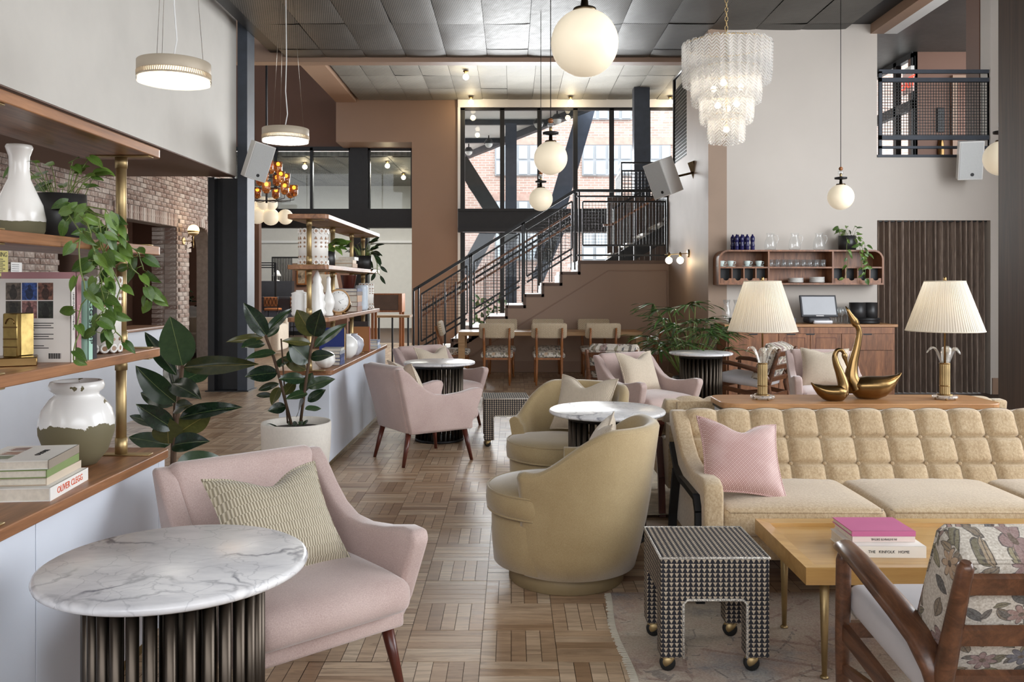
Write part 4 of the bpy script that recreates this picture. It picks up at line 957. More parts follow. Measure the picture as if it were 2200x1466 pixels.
book('tall pink hardback behind the white photo book', .297, .25, .028, lin(186, 138, 142), (-1.572, 2.83, 1.3735), STANDR, txt='MATCH', tm=plain('cream_print', lin(230, 190, 190), .6, 0, var=0), tsize=.022)
book('mint green spined cookbook beside the pink hardback', .268, .20, .026, lin(170, 208, 190), (-1.535, 2.885, 1.359), STANDR, txt='EGG SHOP', tsize=.034)
book('black spined book next to the mint cookbook', .23, .19, .026, lin(40, 40, 46), (-1.535, 2.925, 1.34), STANDR, txt='the table', tm=m_white, tsize=.014)
be = thing('bookend', 'brass bookend with embossed shapes in front of the photo book', 'bookend', (-1.572, 2.70, 1.225), radians(28))
obj('foot', bev(MB().box(-.065, .06, -.06, .06, 0, .028), .003, 1, 40, True), m_gold, be)
obj('slab', bev(MB().prism([(-.035, -.02), (.005, -.045), (.012, .0), (.05, .03), (-.03, .03)], .028, .165), .003, 1, 20, True), plain('cast_brass', lin(170, 146, 92), .35, 1, var=.15, vs=30), be)
for z_ in (.06, .085, .122): obj('relief_bar', MB().bar((-.034, -.0225, z_), (.004, -.047, z_), .003, .004), m_gold, be)
obj('relief_arc', MB().tube([(-.016 + .012*cos(a/8*pi), -.0335 - .007*cos(a/8*pi), .132 + .018*sin(a/8*pi)) for a in range(9)], .0018, 5), m_gold, be)
# ================================================================== VASES AND OBJECTS
def m_dip_make(name, top, bot, zc_, amp, chip=None):
    t = NT(name); x, y, z = t.xyz(); n = t.noise(16, detail=5, rough=.6)
    msk = (z + n*amp).gt(zc_ + amp*.5); col = t.mix(msk, bot, top)
    if chip: n2 = t.noise(11, detail=4); col = t.mix(n2.gt(chip)*msk, col, bot)
    t.set(col, t.math('ADD', (1 - msk)*.55, .15)); return t.m
v1 = obj('round_vase', MB().lathe([(.05, 0), (.075, .004), (.115, .05), (.14, .12), (.143, .16), (.13, .21), (.1, .25), (.083, .264), (.085, .275), (.1, .285), (.104, .3), (.098, .315), (.09, .318), (.084, .31), (.08, .28)], 48), m_dip_make('white_glaze_over_olive_clay', lin(240, 238, 235), lin(112, 104, 78), .158, .075, .655), None, (-1.645, 3.22, .80)); v1.scale = (.93, .93, 1.0)
tag(v1, 'round stoneware vase with chipped white glaze over an olive base', 'vase')
v2 = obj('bottle_vase', MB().lathe([(.05, 0), (.08, .004), (.093, .03), (.096, .07), (.085, .12), (.06, .17), (.041, .21), (.036, .25), (.038, .29), (.046, .31), (.05, .322), (.046, .33), (.035, .33), (.03, .3)], 40), m_dip_make('white_glaze_over_bare_clay', lin(240, 236, 230), lin(104, 98, 72), .06, .02), None, (-1.695, 2.93, 1.637)); v2.scale = (.86, .86, .98)
tag(v2, 'tall white glazed bottle vase on the upper walnut shelf', 'vase')
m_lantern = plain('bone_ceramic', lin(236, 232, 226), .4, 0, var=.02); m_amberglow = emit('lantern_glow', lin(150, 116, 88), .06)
def lantern(loc, R, Hh, label, n):
    g = thing('ceramic_lantern', label, 'lantern', loc)
    obj('wall', MB().lathe([(R-.006, .02), (R, .02), (R, Hh-.02), (R-.006, Hh-.02)], 40, cap=False), m_lantern, g)
    ring = MB().tube([(.75*pi*R/n*cos(2*pi*j/14), 0, .75*pi*R/n*sin(2*pi*j/14)) for j in range(15)], pi*R/n*.3, 6).mesh('ring'); ring.materials.append(m_lantern)
    r0 = pi*R/n
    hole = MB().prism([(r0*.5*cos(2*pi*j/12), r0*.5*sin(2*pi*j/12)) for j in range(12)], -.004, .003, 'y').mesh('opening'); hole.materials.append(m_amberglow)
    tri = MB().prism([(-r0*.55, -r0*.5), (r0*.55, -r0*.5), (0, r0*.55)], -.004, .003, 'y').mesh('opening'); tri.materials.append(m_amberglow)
    for k in range(n):
        a = 2*pi*k/n
        for z_, kind in ((r0, 'r'), (Hh-r0, 'r'), (Hh-r0*3.4, 't'), (Hh-r0*5.0, 'h'), (Hh-r0*6.4, 'h'), (r0*3, 'h')):
            p = (R*cos(a), R*sin(a), z_); rt = (0, 0, a + pi/2)
            if kind == 'r': obj('ring', ring, None, g, p, rt); o = obj('opening', hole, None, g, (.99*R*cos(a), .99*R*sin(a), z_), rt)
            elif kind == 't': obj('opening', tri, None, g, p, rt)
            else: o = obj('opening', hole, None, g, p, rt); o.scale = (.72, 1, .72)
    return g
lantern((-1.545, 3.19, 1.227), .075, .285, 'bone ceramic lantern behind the trailing vine on the near shelf', 14)
lantern((-1.625, 6.97, 1.637), .118, .30, 'bone ceramic lantern around the post on the upper far shelf', 16)
lantern((-1.53, 8.95, 1.227), .075, .27, 'small bone ceramic lantern at the end of the far middle shelf', 14)
# pothos
def pothos(loc, label, potr, poth, vines, up, lsize, m=m_blackpot, org=None, free=18):
    g = thing('trailing_pothos', label, 'plant', loc); L0 = Vector(loc)
    obj('pot', MB().lathe([(potr*.75, 0), (potr*.95, .02*poth), (potr, poth*.5), (potr*.96, poth), (potr*.88, poth), (potr*.85, poth*.85)], 32), m, g)
    obj('soil', MB().lathe([(potr*.86, poth*.84), (.001, poth*.88)], 20), m_soil, g)
    for vi, pts in enumerate(vines):
        P = [Vector(p) for p in pts]; Q = []
        for a, b in zip(P[:-1], P[1:]):
            for s_ in range(4): Q.append(a.lerp(b, s_/4) + Vector((random.uniform(-.006, .006), random.uniform(-.006, .006), 0)))
        Q.append(P[-1]); obj('vine', MB().tube([q - L0 for q in Q], .0032*lsize/.07, 6), m_stem, g)
        for qi, q in enumerate(Q[1:], 1):
            if random.random() < .25 and qi < len(Q)-1: continue
            ang = random.uniform(0, 6.28); side = Vector((random.choice((-1, 1))*random.uniform(.4, 1), random.uniform(-.6, .2), random.uniform(-.9, .35))).normalized()
            s_ = lsize*random.uniform(.8, 1.35); st_ = q + side*.35*s_ + Vector((0, -.01, 0)); d = (side + Vector((0, 0, -.6))).normalized()
            put_leaf(random.choice(heart), g, st_, st_ + d*s_, s_*random.uniform(.85, 1.05), (random.uniform(-.8, 1.0), -1, random.uniform(-.2, 1.1)), 0, 'leaf', L0)
            obj('petiole', MB().tube([q - L0, st_ - L0], .0018*lsize/.07, 5), m_stem, g)
    for k in range(free):
        a = random.uniform(0, 6.28); e = random.uniform(.15, 1.0); rr = potr*random.uniform(.1, .8)
        b = L0 + Vector((rr*cos(a), rr*sin(a), poth*.85)); h = b + Vector((cos(a)*up*.7*e, sin(a)*up*.7*e, up*random.uniform(.25, 1.0)))
        obj('petiole', MB().tube([b - L0, (b*.5 + h*.5 + Vector((0, 0, .02))) - L0, h - L0], .0022*lsize/.07, 5), m_stem, g)
        s_ = lsize*random.uniform(.9, 1.4); d = Vector((cos(a)*.8, sin(a)*.6-.2, random.uniform(-.5, .4))).normalized()
        put_leaf(random.choice(heart), g, h, h + d*s_, s_, (cos(a)*.4, -.7 + sin(a)*.3, .9), 0, 'leaf', L0)
    return g
def hang(pts, xp=-1.385, first=None):
    out = [first] if first else []
    for (u, v) in pts:
        d = xp*F/(u - CX); out.append(((xp), d, EYE - (v - HY)/F*d))
    return out
pf = (-1.64, 3.12, 1.78)
pothos((-1.665, 3.14, 1.637), 'trailing green vine in a black pot on the near upper shelf', .092, .175, [
    hang([(212, 470), (226, 540), (238, 610), (236, 680), (218, 716)], first=pf), hang([(232, 470), (262, 540), (296, 590), (318, 630), (330, 640)], first=pf),
    hang([(172, 500), (170, 570), (182, 640), (168, 700), (158, 775)], first=pf), hang([(200, 500), (236, 560), (258, 620), (240, 690), (262, 735)], first=pf),
    hang([(245, 470), (268, 520), (300, 545), (308, 580)], first=pf), hang([(222, 450), (232, 520), (214, 590), (224, 650)], first=pf), hang([(190, 480), (205, 560), (232, 600), (228, 660), (205, 690)], first=pf)], .17, .049, free=24)
# ---- objects on the far console
def simple(name, label, cat, b, m, loc, rz=0): return tag(obj(name, b, m, None, loc, (0, 0, rz)), label, cat)
pothos((-1.6, 7.35, 1.637), 'leafy pothos beside the lantern on the far upper shelf', .075, .13, [], .13, .085, free=26)
dk = pothos((-1.52, 8.75, 1.637), 'dark leaved plant in a black pot at the end of the far upper shelf', .08, .14, [[(-1.52, 8.75, 1.77), (-1.42, 8.72, 1.8), (-1.38, 8.7, 1.7), (-1.37, 8.7, 1.6)]], .16, .10, free=20)
for o in dk.children:
    if o.name.startswith('leaf'): o.data = ficus[0]
flat_stack([('lowest tan book under the far pothos', .24, .2, .035, lin(176, 138, 104), dict()), ('cream book in the stack under the far pothos', .22, .19, .03, lin(214, 190, 160), dict(a=.04)), ('white pamphlet stack on the far upper shelf', .2, .15, .03, lin(234, 232, 226), dict(dx=.02, dy=.1))], -1.53, 7.75, 1.637)
simple('pagoda_vase', 'white tiered pagoda-shaped ceramic vase on the far middle shelf', 'vase', MB().lathe([(.06, 0), (.075, .03), (.06, .06), (.07, .1), (.055, .13), (.062, .17), (.045, .2), (.05, .23), (.032, .27), (.035, .3), (.018, .34), (.006, .38)], 28), m_ceram, (-1.57, 6.86, 1.227))
simple('ribbed_vase', 'short white ribbed vase at the near corner of the far middle shelf', 'vase', MB().lathe([(.05, 0)] + [(.062 + .006*(k % 2), .01 + .016*k) for k in range(12)] + [(.03, .2), (.03, .21)], 26), m_ceram, (-1.69, 6.78, 1.227))
simple('gourd_bottle', 'white long necked ceramic bottle beside the clock', 'vase', MB().lathe([(.035, 0), (.04, .01), (.03, .04), (.045, .08), (.05, .11), (.035, .16), (.02, .2), (.016, .26), (.018, .3), (.012, .32)], 24), m_ceram, (-1.49, 6.92, 1.227))
ck = thing('mantel_clock', 'round white-faced clock in a wooden rim on the far shelf', 'clock', (-1.475, 7.2, 1.227), radians(30))
obj('rim', MB().lathe([(.085, 0), (.1, .0), (.102, .03), (.09, .034), (.088, .028)], 36, cap=False).xf(T(0, 0, .115) @ RX(pi/2)), m_tablewood, ck)
fc_ = obj('face', MB().lathe([(.09, .02), (.09, .03), (.001, .031)], 36).xf(T(0, 0, .115) @ RX(pi/2)), m_white, ck)
hd = MB().bar((0, -.0325, .115), (.045, -.0325, .13), .005, .001).bar((0, -.0325, .115), (.02, -.0325, .095), .006, .001)
for k in range(12):
    a = 2*pi*k/12; hd.bar((.068*cos(a), -.032, .115+.068*sin(a)), (.078*cos(a), -.032, .115+.078*sin(a)), .004, .001)
obj('hands', hd, m_ink, fc_); obj('foot', MB().box(-.03, .03, -.03, .01, 0, .02), m_tablewood, ck)
simple('brass_orb', 'ribbed brass orb between clock and books', 'ornament', MB().sphere((0, 0, .075), .07, 20, 12).lathe([(.03, 0), (.03, .012), (.012, .014)], 16), m_gold, (-1.49, 7.52, 1.227))
zz_ = flat_stack([('bottom brown book of the far middle shelf stack', .25, .2, .05, lin(150, 112, 92), dict()), ('mauve book of the far middle shelf stack', .24, .2, .04, lin(150, 124, 118), dict(a=.03)), ('thick tan book of the far middle shelf stack', .24, .2, .06, lin(190, 148, 112), dict()), ('grey book of the far middle shelf stack', .25, .2, .035, lin(120, 104, 96), dict(a=-.03)), ('navy book on top of the far middle shelf stack', .26, .2, .03, lin(84, 92, 122), dict())], -1.54, 8.05, 1.227)
simple('clay_pot', 'brown clay pot standing on the far book stack', 'pot', MB().lathe([(.05, 0), (.055, .004), (.075, .12), (.078, .125), (.07, .125), (.05, .02)], 24), m_leg, (-1.55, 8.08, zz_))
simple('striped_vase', 'pale blue striped cylinder vase on the far middle shelf', 'vase', MB().lathe([(.055, 0)] + [(.06 + .003*(k % 2), .01 + .02*k) for k in range(12)] + [(.055, .25), (.05, .25)], 26), plain('pale_blue_glaze', lin(204, 214, 224), .35, 0, var=.08), (-1.5, 8.5, 1.227))
simple('gourd_jar', 'white quilted gourd jar on the far counter', 'vase', MB().grid(lambda u, v: ((.075 + .006*abs(sin(6*2*pi*u/2)) + .004*abs(sin(v*12)))*sin(pi*max(.03, min(.93, v)))*cos(2*pi*u), (.075 + .006*abs(sin(6*2*pi*u/2)) + .004*abs(sin(v*12)))*sin(pi*max(.03, min(.93, v)))*sin(2*pi*u), .075-.075*cos(pi*v)), 48, 24, True, True), m_ceram, (-1.52, 6.93, .80))
flat_stack([('lowest navy book behind the gourd jar', .2, .16, .03, lin(52, 66, 112), dict()), ('second navy book behind the gourd jar', .2, .16, .028, lin(66, 80, 128), dict(a=.03)), ('third navy book behind the gourd jar', .19, .16, .03, lin(48, 60, 104), dict()), ('grey topped book on the navy stack', .2, .16, .028, lin(150, 152, 158), dict(a=-.02)), ('pale book on the navy stack', .2, .16, .022, lin(196, 196, 188), dict(a=.05))], -1.53, 7.28, .80)
book('large royal blue upright book on the far counter', .3, .22, .03, lin(38, 54, 122), (-1.58, 7.5, .952), STAND, spine=lin(190, 150, 90))
book('dark upright book against the royal blue one', .28, .2, .02, lin(110, 92, 74), (-1.57, 7.55, .942), STAND)
simple('round_jar', 'round white vase behind the royal blue book', 'vase', MB().lathe([(.05, 0), (.09, .04), (.11, .1), (.1, .16), (.06, .2), (.04, .21), (.045, .225), (.035, .225)], 30), m_ceram, (-1.535, 7.88, .80))
simple('striped_jar', 'round grey striped vase next to the white one', 'vase', MB().lathe([(.05, 0), (.085, .04), (.105, .1), (.095, .155), (.055, .19), (.04, .195), (.045, .21), (.035, .21)], 30), plain('grey_stripe_glaze', lin(196, 196, 204), .3, 0, var=.15, vs=30), (-1.53, 8.2, .80))
book('tall tan upright portfolio on the far counter', .25, .2, .05, lin(168, 112, 66), (-1.55, 8.7, .927), STAND, spine=lin(170, 90, 80))
book('dark brown upright book behind the tan portfolio', .3, .2, .05, lin(58, 48, 44), (-1.58, 8.8, .952), STAND)
flat_stack([('lower pale blue book at the far counter end', .2, .16, .035, lin(170, 182, 204), dict()), ('middle white book at the far counter end', .19, .15, .03, lin(224, 226, 232), dict(a=.05)), ('top slate book at the far counter end', .19, .15, .025, lin(130, 142, 170), dict())], -1.5, 9.1, .80)
# ================================================================== FURNITURE
# ---- marble tables
def m_marble_make():
    t = NT('veined_white_marble'); r = t.objrand()
    pv = t.n('ShaderNodeVectorMath', operation='ADD'); t.l(t.tc(), pv.inputs[0]); t.l(t.vec(r*7, r*13, 0.0), pv.inputs[1]); P = pv.outputs[0]
    w = t.n('ShaderNodeVectorMath', operation='ADD'); t.l(P, w.inputs[0])
    nz = t.n('ShaderNodeTexNoise'); t.l(P, nz.inputs['Vector']); nz.inputs['Scale'].default_value = 4.5; nz.inputs['Detail'].default_value = 5
    sc = t.n('ShaderNodeVectorMath', operation='SCALE'); t.l(nz.outputs['Color'], sc.inputs[0]); sc.inputs['Scale'].default_value = .28; t.l(sc.outputs[0], w.inputs[1])
    v = t.voro(3.1, w.outputs[0], 'DISTANCE_TO_EDGE'); v2 = t.voro(8.0, w.outputs[0], 'DISTANCE_TO_EDGE'); fade = t.noise(3.0, P, 3)
    a = t.ramp(v, [(0, (1, 1, 1)), (.03, (0, 0, 0))]); b = t.ramp(v2, [(0, (1, 1, 1)), (.022, (0, 0, 0))])
    fd = t.ramp(fade, [(.42, (0, 0, 0)), (.6, (1, 1, 1))]); cl = t.noise(2.2, t.scaled((1, 2.6, 1), P, (0, 0, .5)), 6, .65)
    col = t.ramp(cl, [(.35, lin(204, 203, 206)), (.6, lin(236, 234, 234))])
    col = t.mix(t.math('MULTIPLY', t.math('MULTIPLY', a, fd), .95), col, lin(118, 118, 126)); col = t.mix(t.math('MULTIPLY', b, .36), col, lin(140, 140, 148))
    t.set(col, .24); return t.m
m_marble = m_marble_make()
def marble_table():
    g = thing('marble_table', '', 'table', group='round marble side tables'); R = .342
    obj('top', MB().lathe([(.001, .722), (R-.012, .722), (R-.003, .727), (R, .735), (R-.003, .743), (R-.012, .748), (.001, .748)], 72), m_marble, g)
    tb = MB().lathe([(.0155, .02), (.0155, .722)], 12).mesh('tube'); tb.materials.append(m_tube)
    n = 30
    for k in range(n): a = 2*pi*k/n; obj('tube', tb, None, g, (.213*cos(a), .213*sin(a), 0))
    obj('base_ring', MB().lathe([(.19, 0), (.232, 0), (.232, .022), (.19, .022)], 48), m_black, g)
    obj('core', MB().lathe([(.19, .69), (.235, .69), (.235, .722), (.19, .722)], 40), m_black, g)
    return g
mt = marble_table(); mt.location = (-.895, 2.27, 0); mt['label'] = 'round marble table on bronze tubes nearest the camera beside the walnut console'
dup(mt, (-.693, 8.13, 0), 1.0, 'round marble table between the two pink armchairs by the far console')
dup(mt, (.56, 5.02, 0), 2.1, 'round marble table between the two olive swivel chairs')
dup(mt, (2.05, 9.25, 0), 3.3, 'round marble table in front of the palm by the sideboard')

# ---- cushions
def pillow(w, h, t, dent=.05, n=18):
    b = MB()
    def side(s):
        def fn(u, v):
            a, c = 2*u-1, 2*v-1
            x = w/2*a*(1 - .10*(1-c*c)*abs(a)**1.5); z = h/2*c*(1 - .10*(1-a*a)*abs(c)**1.5)
            z -= dent*math.exp(-(a/.38)**2)*max(0, c)**2
            th = t/2*((1-abs(a)**2.4)*(1-abs(c)**2.4))**.55
            return (x, s*th, z + h/2)
        return fn
    b.grid(side(1), n, n); b.grid(side(-1), n, n); return b
def cushion(label, w, h, t, m, loc, rot, dent=.05, piping=True, group='scatter cushions'):
    g = thing('cushion', label, 'cushion', loc, group=group); g.rotation_euler = rot
    obj('cover', pillow(w, h, t, dent), m, g)
    pts = []
    N = 18
    f = lambda a, c: (w/2*a*(1 - .10*(1-c*c)*abs(a)**1.5), 0, h/2*c*(1 - .10*(1-a*a)*abs(c)**1.5) - dent*math.exp(-(a/.38)**2)*max(0, c)**2 + h/2)
    for i in range(N): pts.append(f(-1 + 2*i/N, -1))
    for i in range(N): pts.append(f(1, -1 + 2*i/N))
    for i in range(N): pts.append(f(1 - 2*i/N, 1))
    for i in range(N+1): pts.append(f(-1, 1 - 2*i/N))
    if piping: obj('piping', MB().tube(pts, .005, 6), m, g)
    return g
def m_stripe_make(name, c1, c2, su, sv, bump=.6):
    t = NT(name); x, y, z = t.xyz(); row = (z*sv).floor(); u = (x*su + row*.5 + t.noise(6, detail=1)*.6).fract()
    s = t.math('SINE', u*6.283); n = t.noise(60, detail=2); col = t.ramp(s*.35 + n*.4 + .3, [(.2, c1), (.8, c2)])
    t.set(col, .8); t.b.inputs['Sheen Weight'].default_value = .3; t.bump(s, bump, .003); return t.m
m_cush = m_stripe_make('ribbed_cream_weave', lin(146, 134, 110), lin(206, 195, 172), 95, 30)
m_cush2 = m_stripe_make('slub_cream_weave', lin(178, 160, 136), lin(222, 208, 188), 160, 70, .3)
def m_trellis_make():
    t = NT('pink_trellis_weave'); x, y, z = t.xyz(); a = ((x + z)*48); b = ((x - z)*48)
    d = ((a.fract()-.5).abs() - .28).abs().min(((b.fract()-.5).abs() - .28).abs())
    big = t.noise(7, detail=2); col = t.mix(d.lt(.10), lin(208, 180, 174), lin(160, 116, 108)); col = t.mix(t.ramp(big, [(.45, (0, 0, 0)), (.65, (.5, .5, .5))]), col, lin(206, 176, 170))
    t.set(col, .6); t.b.inputs['Sheen Weight'].default_value = .5; return t.m
m_trellis = m_trellis_make()

# ---- pink armchairs
def pink_chair():
    g = thing('pink_armchair', '', 'armchair', group='dusty pink mohair armchairs')
    prof = [(-.30, .27), (-.345, .36), (-.415, .575), (-.40, .61), (-.33, .612), (-.2, .585), (-.07, .572), (.03, .583), (.11, .62), (.19, .685), (.27, .765), (.325, .805), (.375, .80), (.24, .27)]
    for s in (-1, 1):
        b = MB().prism(prof, -.037, .037, 'x'); b = bev(b, .03, 4, 30)
        b.v = [(x + s*(.30 + (z-.27)*.10 - max(0, y+.15)*.10), y, z) for x, y, z in b.v]; obj('arm', b, m_pink, g)
    bo = bev(MB().prism([(.215, .27), (.26, .27), (.375, .79), (.33, .79)], -.33, .33, 'x'), .015, 3, 30); bo.v = [(x*(.80 + (z-.27)*.20), y, z) for x, y, z in bo.v]; obj('back_panel', bo, m_pink, g)
    bk = rb(-.335, .335, -.055, .055, 0, .42, .045, 5); bk.v = [(x*(.78 + .10*z/.42), y - .012*(1-(x/.33)**2)*0, z) for x, y, z in bk.v]
    obj('backrest', bk.xf(T(0, .215, .415) @ RX(radians(-18))), m_pink, g)
    se = puff(-.288, .288, -.43, .22, .335, .452, .045, .035, 10, .012)
    obj('seat_cushion', se, m_pink, g)
    obj('apron', rb(-.30, .30, -.355, .24, .262, .345, .015, 2), m_pink, g)
    for sx in (-1, 1):
        obj('leg', MB().tube([(sx*.262, -.285, .275), (sx*.305, -.335, 0)], [.024, .0135], 14), m_leg, g)
        obj('leg', MB().tube([(sx*.235, .225, .275), (sx*.265, .29, 0)], [.024, .0135], 14), m_leg, g)
    return g
pc = pink_chair(); PCH = []
for i, (loc, f, lab) in enumerate((((-.84, 3.10, 0), (.66, -.75), 'dusty pink armchair in the foreground beside the nearest marble table'), ((-.79, 7.26, 0), (.82, .567), 'dusty pink armchair seen from behind near the white planter'),
        ((-.786, 9.03, 0), (.65, -.76), 'dusty pink armchair behind the far marble table by the console'), ((1.25, 8.05, 0), (.5, -.86), 'dusty pink armchair behind the olive chairs in the room centre'), ((3.10, 8.4, 0), (-.16, -.98), 'dusty pink armchair behind the brass swans'))):
    rz = face(*f)
    if i == 0: pc.location = loc; pc.rotation_euler.z = rz; pc['label'] = lab; PCH.append((loc, rz))
    else: dup(pc, loc, rz, lab); PCH.append((loc, rz))
def on_chair(i, lx, ly, lz, tilt, yaw):
    loc, rz = PCH[i]; p = RZ(rz) @ Vector((lx, ly, lz)); return (loc[0]+p.x, loc[1]+p.y, loc[2]+p.z), (radians(-tilt), 0, rz + radians(yaw))
l, r = on_chair(0, -.02, -.155, .47, 38, 3); cushion('ribbed cream cushion on the foreground pink armchair', .45, .41, .15, m_cush, l, r, .06)
l, r = on_chair(1, .0, .03, .465, 24, 0); cushion('cream cushion on the pink armchair seen from behind', .44, .40, .15, m_cush2, l, r)
l, r = on_chair(2, .02, .0, .465, 24, 4); cushion('cream cushion on the pink armchair behind the far marble table', .44, .38, .15, m_cush2, l, r, .07)
l, r = on_chair(3, .0, .0, .465, 22, 6); cushion('cream cushion on the pink armchair in the room centre', .46, .40, .16, m_cush2, l, r, .06)
l, r = on_chair(4, .0, .03, .465, 20, -6); cushion('cream slub cushion on the pink armchair behind the swans', .46, .40, .16, m_cush2, l, r, .03)

# ---- olive swivel chairs
def olive_chair():
    g = thing('swivel_chair', '', 'armchair', group='olive velvet swivel chairs')
    TH = radians(110); N = 56
    def sm(e0, e1, x): t_ = max(0, min(1, (x-e0)/(e1-e0))); return t_*t_*(3-2*t_)
    R = []
    for i in range(N+1):
        th = -TH + 2*TH*i/N; s = abs(th)/TH; hgt = .805 - .215*sm(.34, .92, s)
        def ro(z): tz = max(0, (z-.08)/.72); return .347 + tz*(.018 + .105*max(0, cos(th))**1.0) + .02*sin(pi*min(1, tz*1.2))*(1-s) + .022*s*sm(.42, .6, z) - .02*max(0, 1-(z-.085)/.08)*s**3
        tk = .075; sec = []
        for z in (.085, .2, .32, .44, .56): 
            zz = min(z, hgt-.05); sec.append((ro(zz), zz))
        sec += [(ro(hgt)-.002, hgt-.028), (ro(hgt)-.012, hgt-.01), (ro(hgt)-tk*.45, hgt), (ro(hgt)-tk+.012, hgt-.012), (ro(hgt)-tk, hgt-.04)]
        for z in (.56, .46, .36): zz = min(z, hgt-.06); sec.append((ro(zz)-tk-.01, zz))
        sec += [(.2, .3), (.2, .085)]
        R.append([(r_*sin(th), r_*cos(th), z) for r_, z in sec])
    obj('shell', MB().rings(R), m_olive, g)
    pipe = [(R[i][6][0]*1.004, R[i][6][1]*1.004, R[i][6][2]-.012) for i in range(N+1)]; obj('piping', MB().tube(pipe, .006, 6), m_olive, g)
    lo = [(x, y-.035, z) for x, y, z in MB().lathe([(.30, .08), (.335, .095), (.345, .2), (.347, .32), (.335, .345), (.001, .345)], 56).v]
    b = MB().lathe([(.30, .08), (.335, .095), (.345, .2), (.347, .32), (.335, .345), (.001, .345)], 56); b.v = lo; obj('body', b, m_olive, g)
    cu = MB().lathe([(.001, .345), (.30, .345), (.345, .355), (.358, .37), (.362, .41), (.356, .455), (.34, .468), (.22, .485), (.001, .492)], 56)
    cu.v = [(x*(1 if y < 0 else .74 + .26*(1-min(1, y/.36))), (y*1.0 if y < 0 else y*.72) - .05, z) for x, y, z in cu.v]; obj('seat_cushion', cu, m_olive, g)
    pp = MB()
    for rr, zz in ((.353, .462), (.352, .358)): pp.tube([(rr*cos(a), rr*sin(a)*1.0 - .05, zz) for a in [pi + pi*i/40 for i in range(41)]], .0055, 6)
    obj('seat_piping', pp, m_olive, g)
    obj('plinth', MB().lathe([(.285, 0), (.29, .005), (.29, .075), (.28, .085)], 48), plain('plinth_olive', lin(138, 120, 88), .6, 0), g)
    return g
oc = olive_chair(); oc.location = (.275, 4.33, 0); oc.rotation_euler.z = face(-.93, .37); oc['label'] = 'olive velvet swivel chair in front seen from behind'
dup(oc, (.35, 5.66, 0), face(-.55, -.83), 'olive velvet swivel chair behind the middle marble table facing the aisle')
rz = face(-.93, .37); p = RZ(rz) @ Vector((.0, .10, .49)); cushion('pale cream cushion peeking over the front olive chair', .42, .35, .13, m_cush2, (.275+p.x, 4.33+p.y, p.z), (radians(-24), 0, rz+.25), .06)
rz = face(-.55, -.83); p = RZ(rz) @ Vector((.03, .12, .485)); cushion('pale cream cushion on the olive chair behind the middle table', .46, .39, .15, m_cush2, (.35+p.x, 5.66+p.y, p.z), (radians(-22), 0, rz-.1), .07)

# ---- houndstooth stools
def m_hound_make():
    t = NT('triangle_weave_fabric'); x, y, z = t.xyz(); nx, ny, nz = t.xyz(t.tc('Normal'))
    top = nz.abs().gt(.6); side = nx.abs().gt(.6)
    mixf = lambda f, a, b: a*(1 - f) + b*f
    u = mixf(side, x, y); v = mixf(top, z, y); u = mixf(top, u, x)
    S = 57.0; uu = (u*S*.85).fract(); vv = (v*S).fract(); tri = ((uu-.5).abs()*2.0).lt(1.12 - vv*.95)
    n = t.noise(160, detail=2)
    t.set(t.mix(tri, t.ramp(n, [(.3, lin(150, 134, 114)), (.7, lin(196, 182, 162))]), lin(32, 31, 38)), .85); t.bump(tri*.5 + n*.5, .4, .002); return t.m
m_hound = m_hound_make()
m_cordw = plain('beaded_cord', lin(206, 200, 190), .7, 0, var=.5, vs=220)
def stool():
    g = thing('upholstered_stool', '', 'stool', group='triangle patterned stools on casters'); w = .205
    poly = [(-w, .065), (-w+.085, .065), (-w+.085, .27), (-w+.1, .285), (w-.1, .285), (w-.085, .27), (w-.085, .065), (w, .065), (w, .44), (-w, .44)]
    b = MB().prism(poly, -w, -w+.085, 'y'); obj('front_arch', bev(b, .006, 2, 60, True), m_hound, g)
    b = MB().prism(poly, w-.085, w, 'y'); obj('rear_arch', bev(b, .006, 2, 60, True), m_hound, g)
    obj('seat', rb(-w+.001, w-.001, -w+.001, w-.001, .285, .445, .008, 2), m_hound, g)
    def bead(pts): return MB().tube(pts, .0052, 6)
    obj('piping', bead([(-w, -w, .442), (w, -w, .442), (w, w, .442), (-w, w, .442), (-w, -w, .442)]), m_cordw, g)
    obj('piping', bead([(-w+.085, -w-.001, .067), (-w+.085, -w-.001, .27), (-w+.1, -w-.001, .285), (w-.1, -w-.001, .285), (w-.085, -w-.001, .27), (w-.085, -w-.001, .067)]), m_cordw, g)
    for sx in (-1, 1):
        for sy in (-1, 1):
            c = obj('caster', MB().lathe([(.001, -.014), (.026, -.014), (.03, -.008), (.03, .008), (.026, .014), (.001, .014)], 20).xf(T(sx*.16-.012, sy*.16, .031) @ RY(.0) @ RX(pi/2)), m_rubber, g)
            hb = MB().sphere((0, 0, 0), .029, 16, 10); hb.v = [(x, y*.8, z if z > -.006 else -.006 + (z+.006)*.2) for x, y, z in hb.v]; obj('hood', hb.xf(T(sx*.16-.01, sy*.16, .038) @ RY(radians(-38))), m_brass, c)
            obj('stem', MB().lathe([(.011, .05), (.011, .07)], 10, (sx*.16+.008, sy*.16, 0)), m_brass, c)
    return g
so = stool(); so.location = (.765, 3.41, .008); so['label'] = 'black and cream triangle patterned stool on brass casters by the coffee table'
dup(so, (-.06, 7.95, 0), .06, 'triangle patterned stool on casters beside the far marble table')

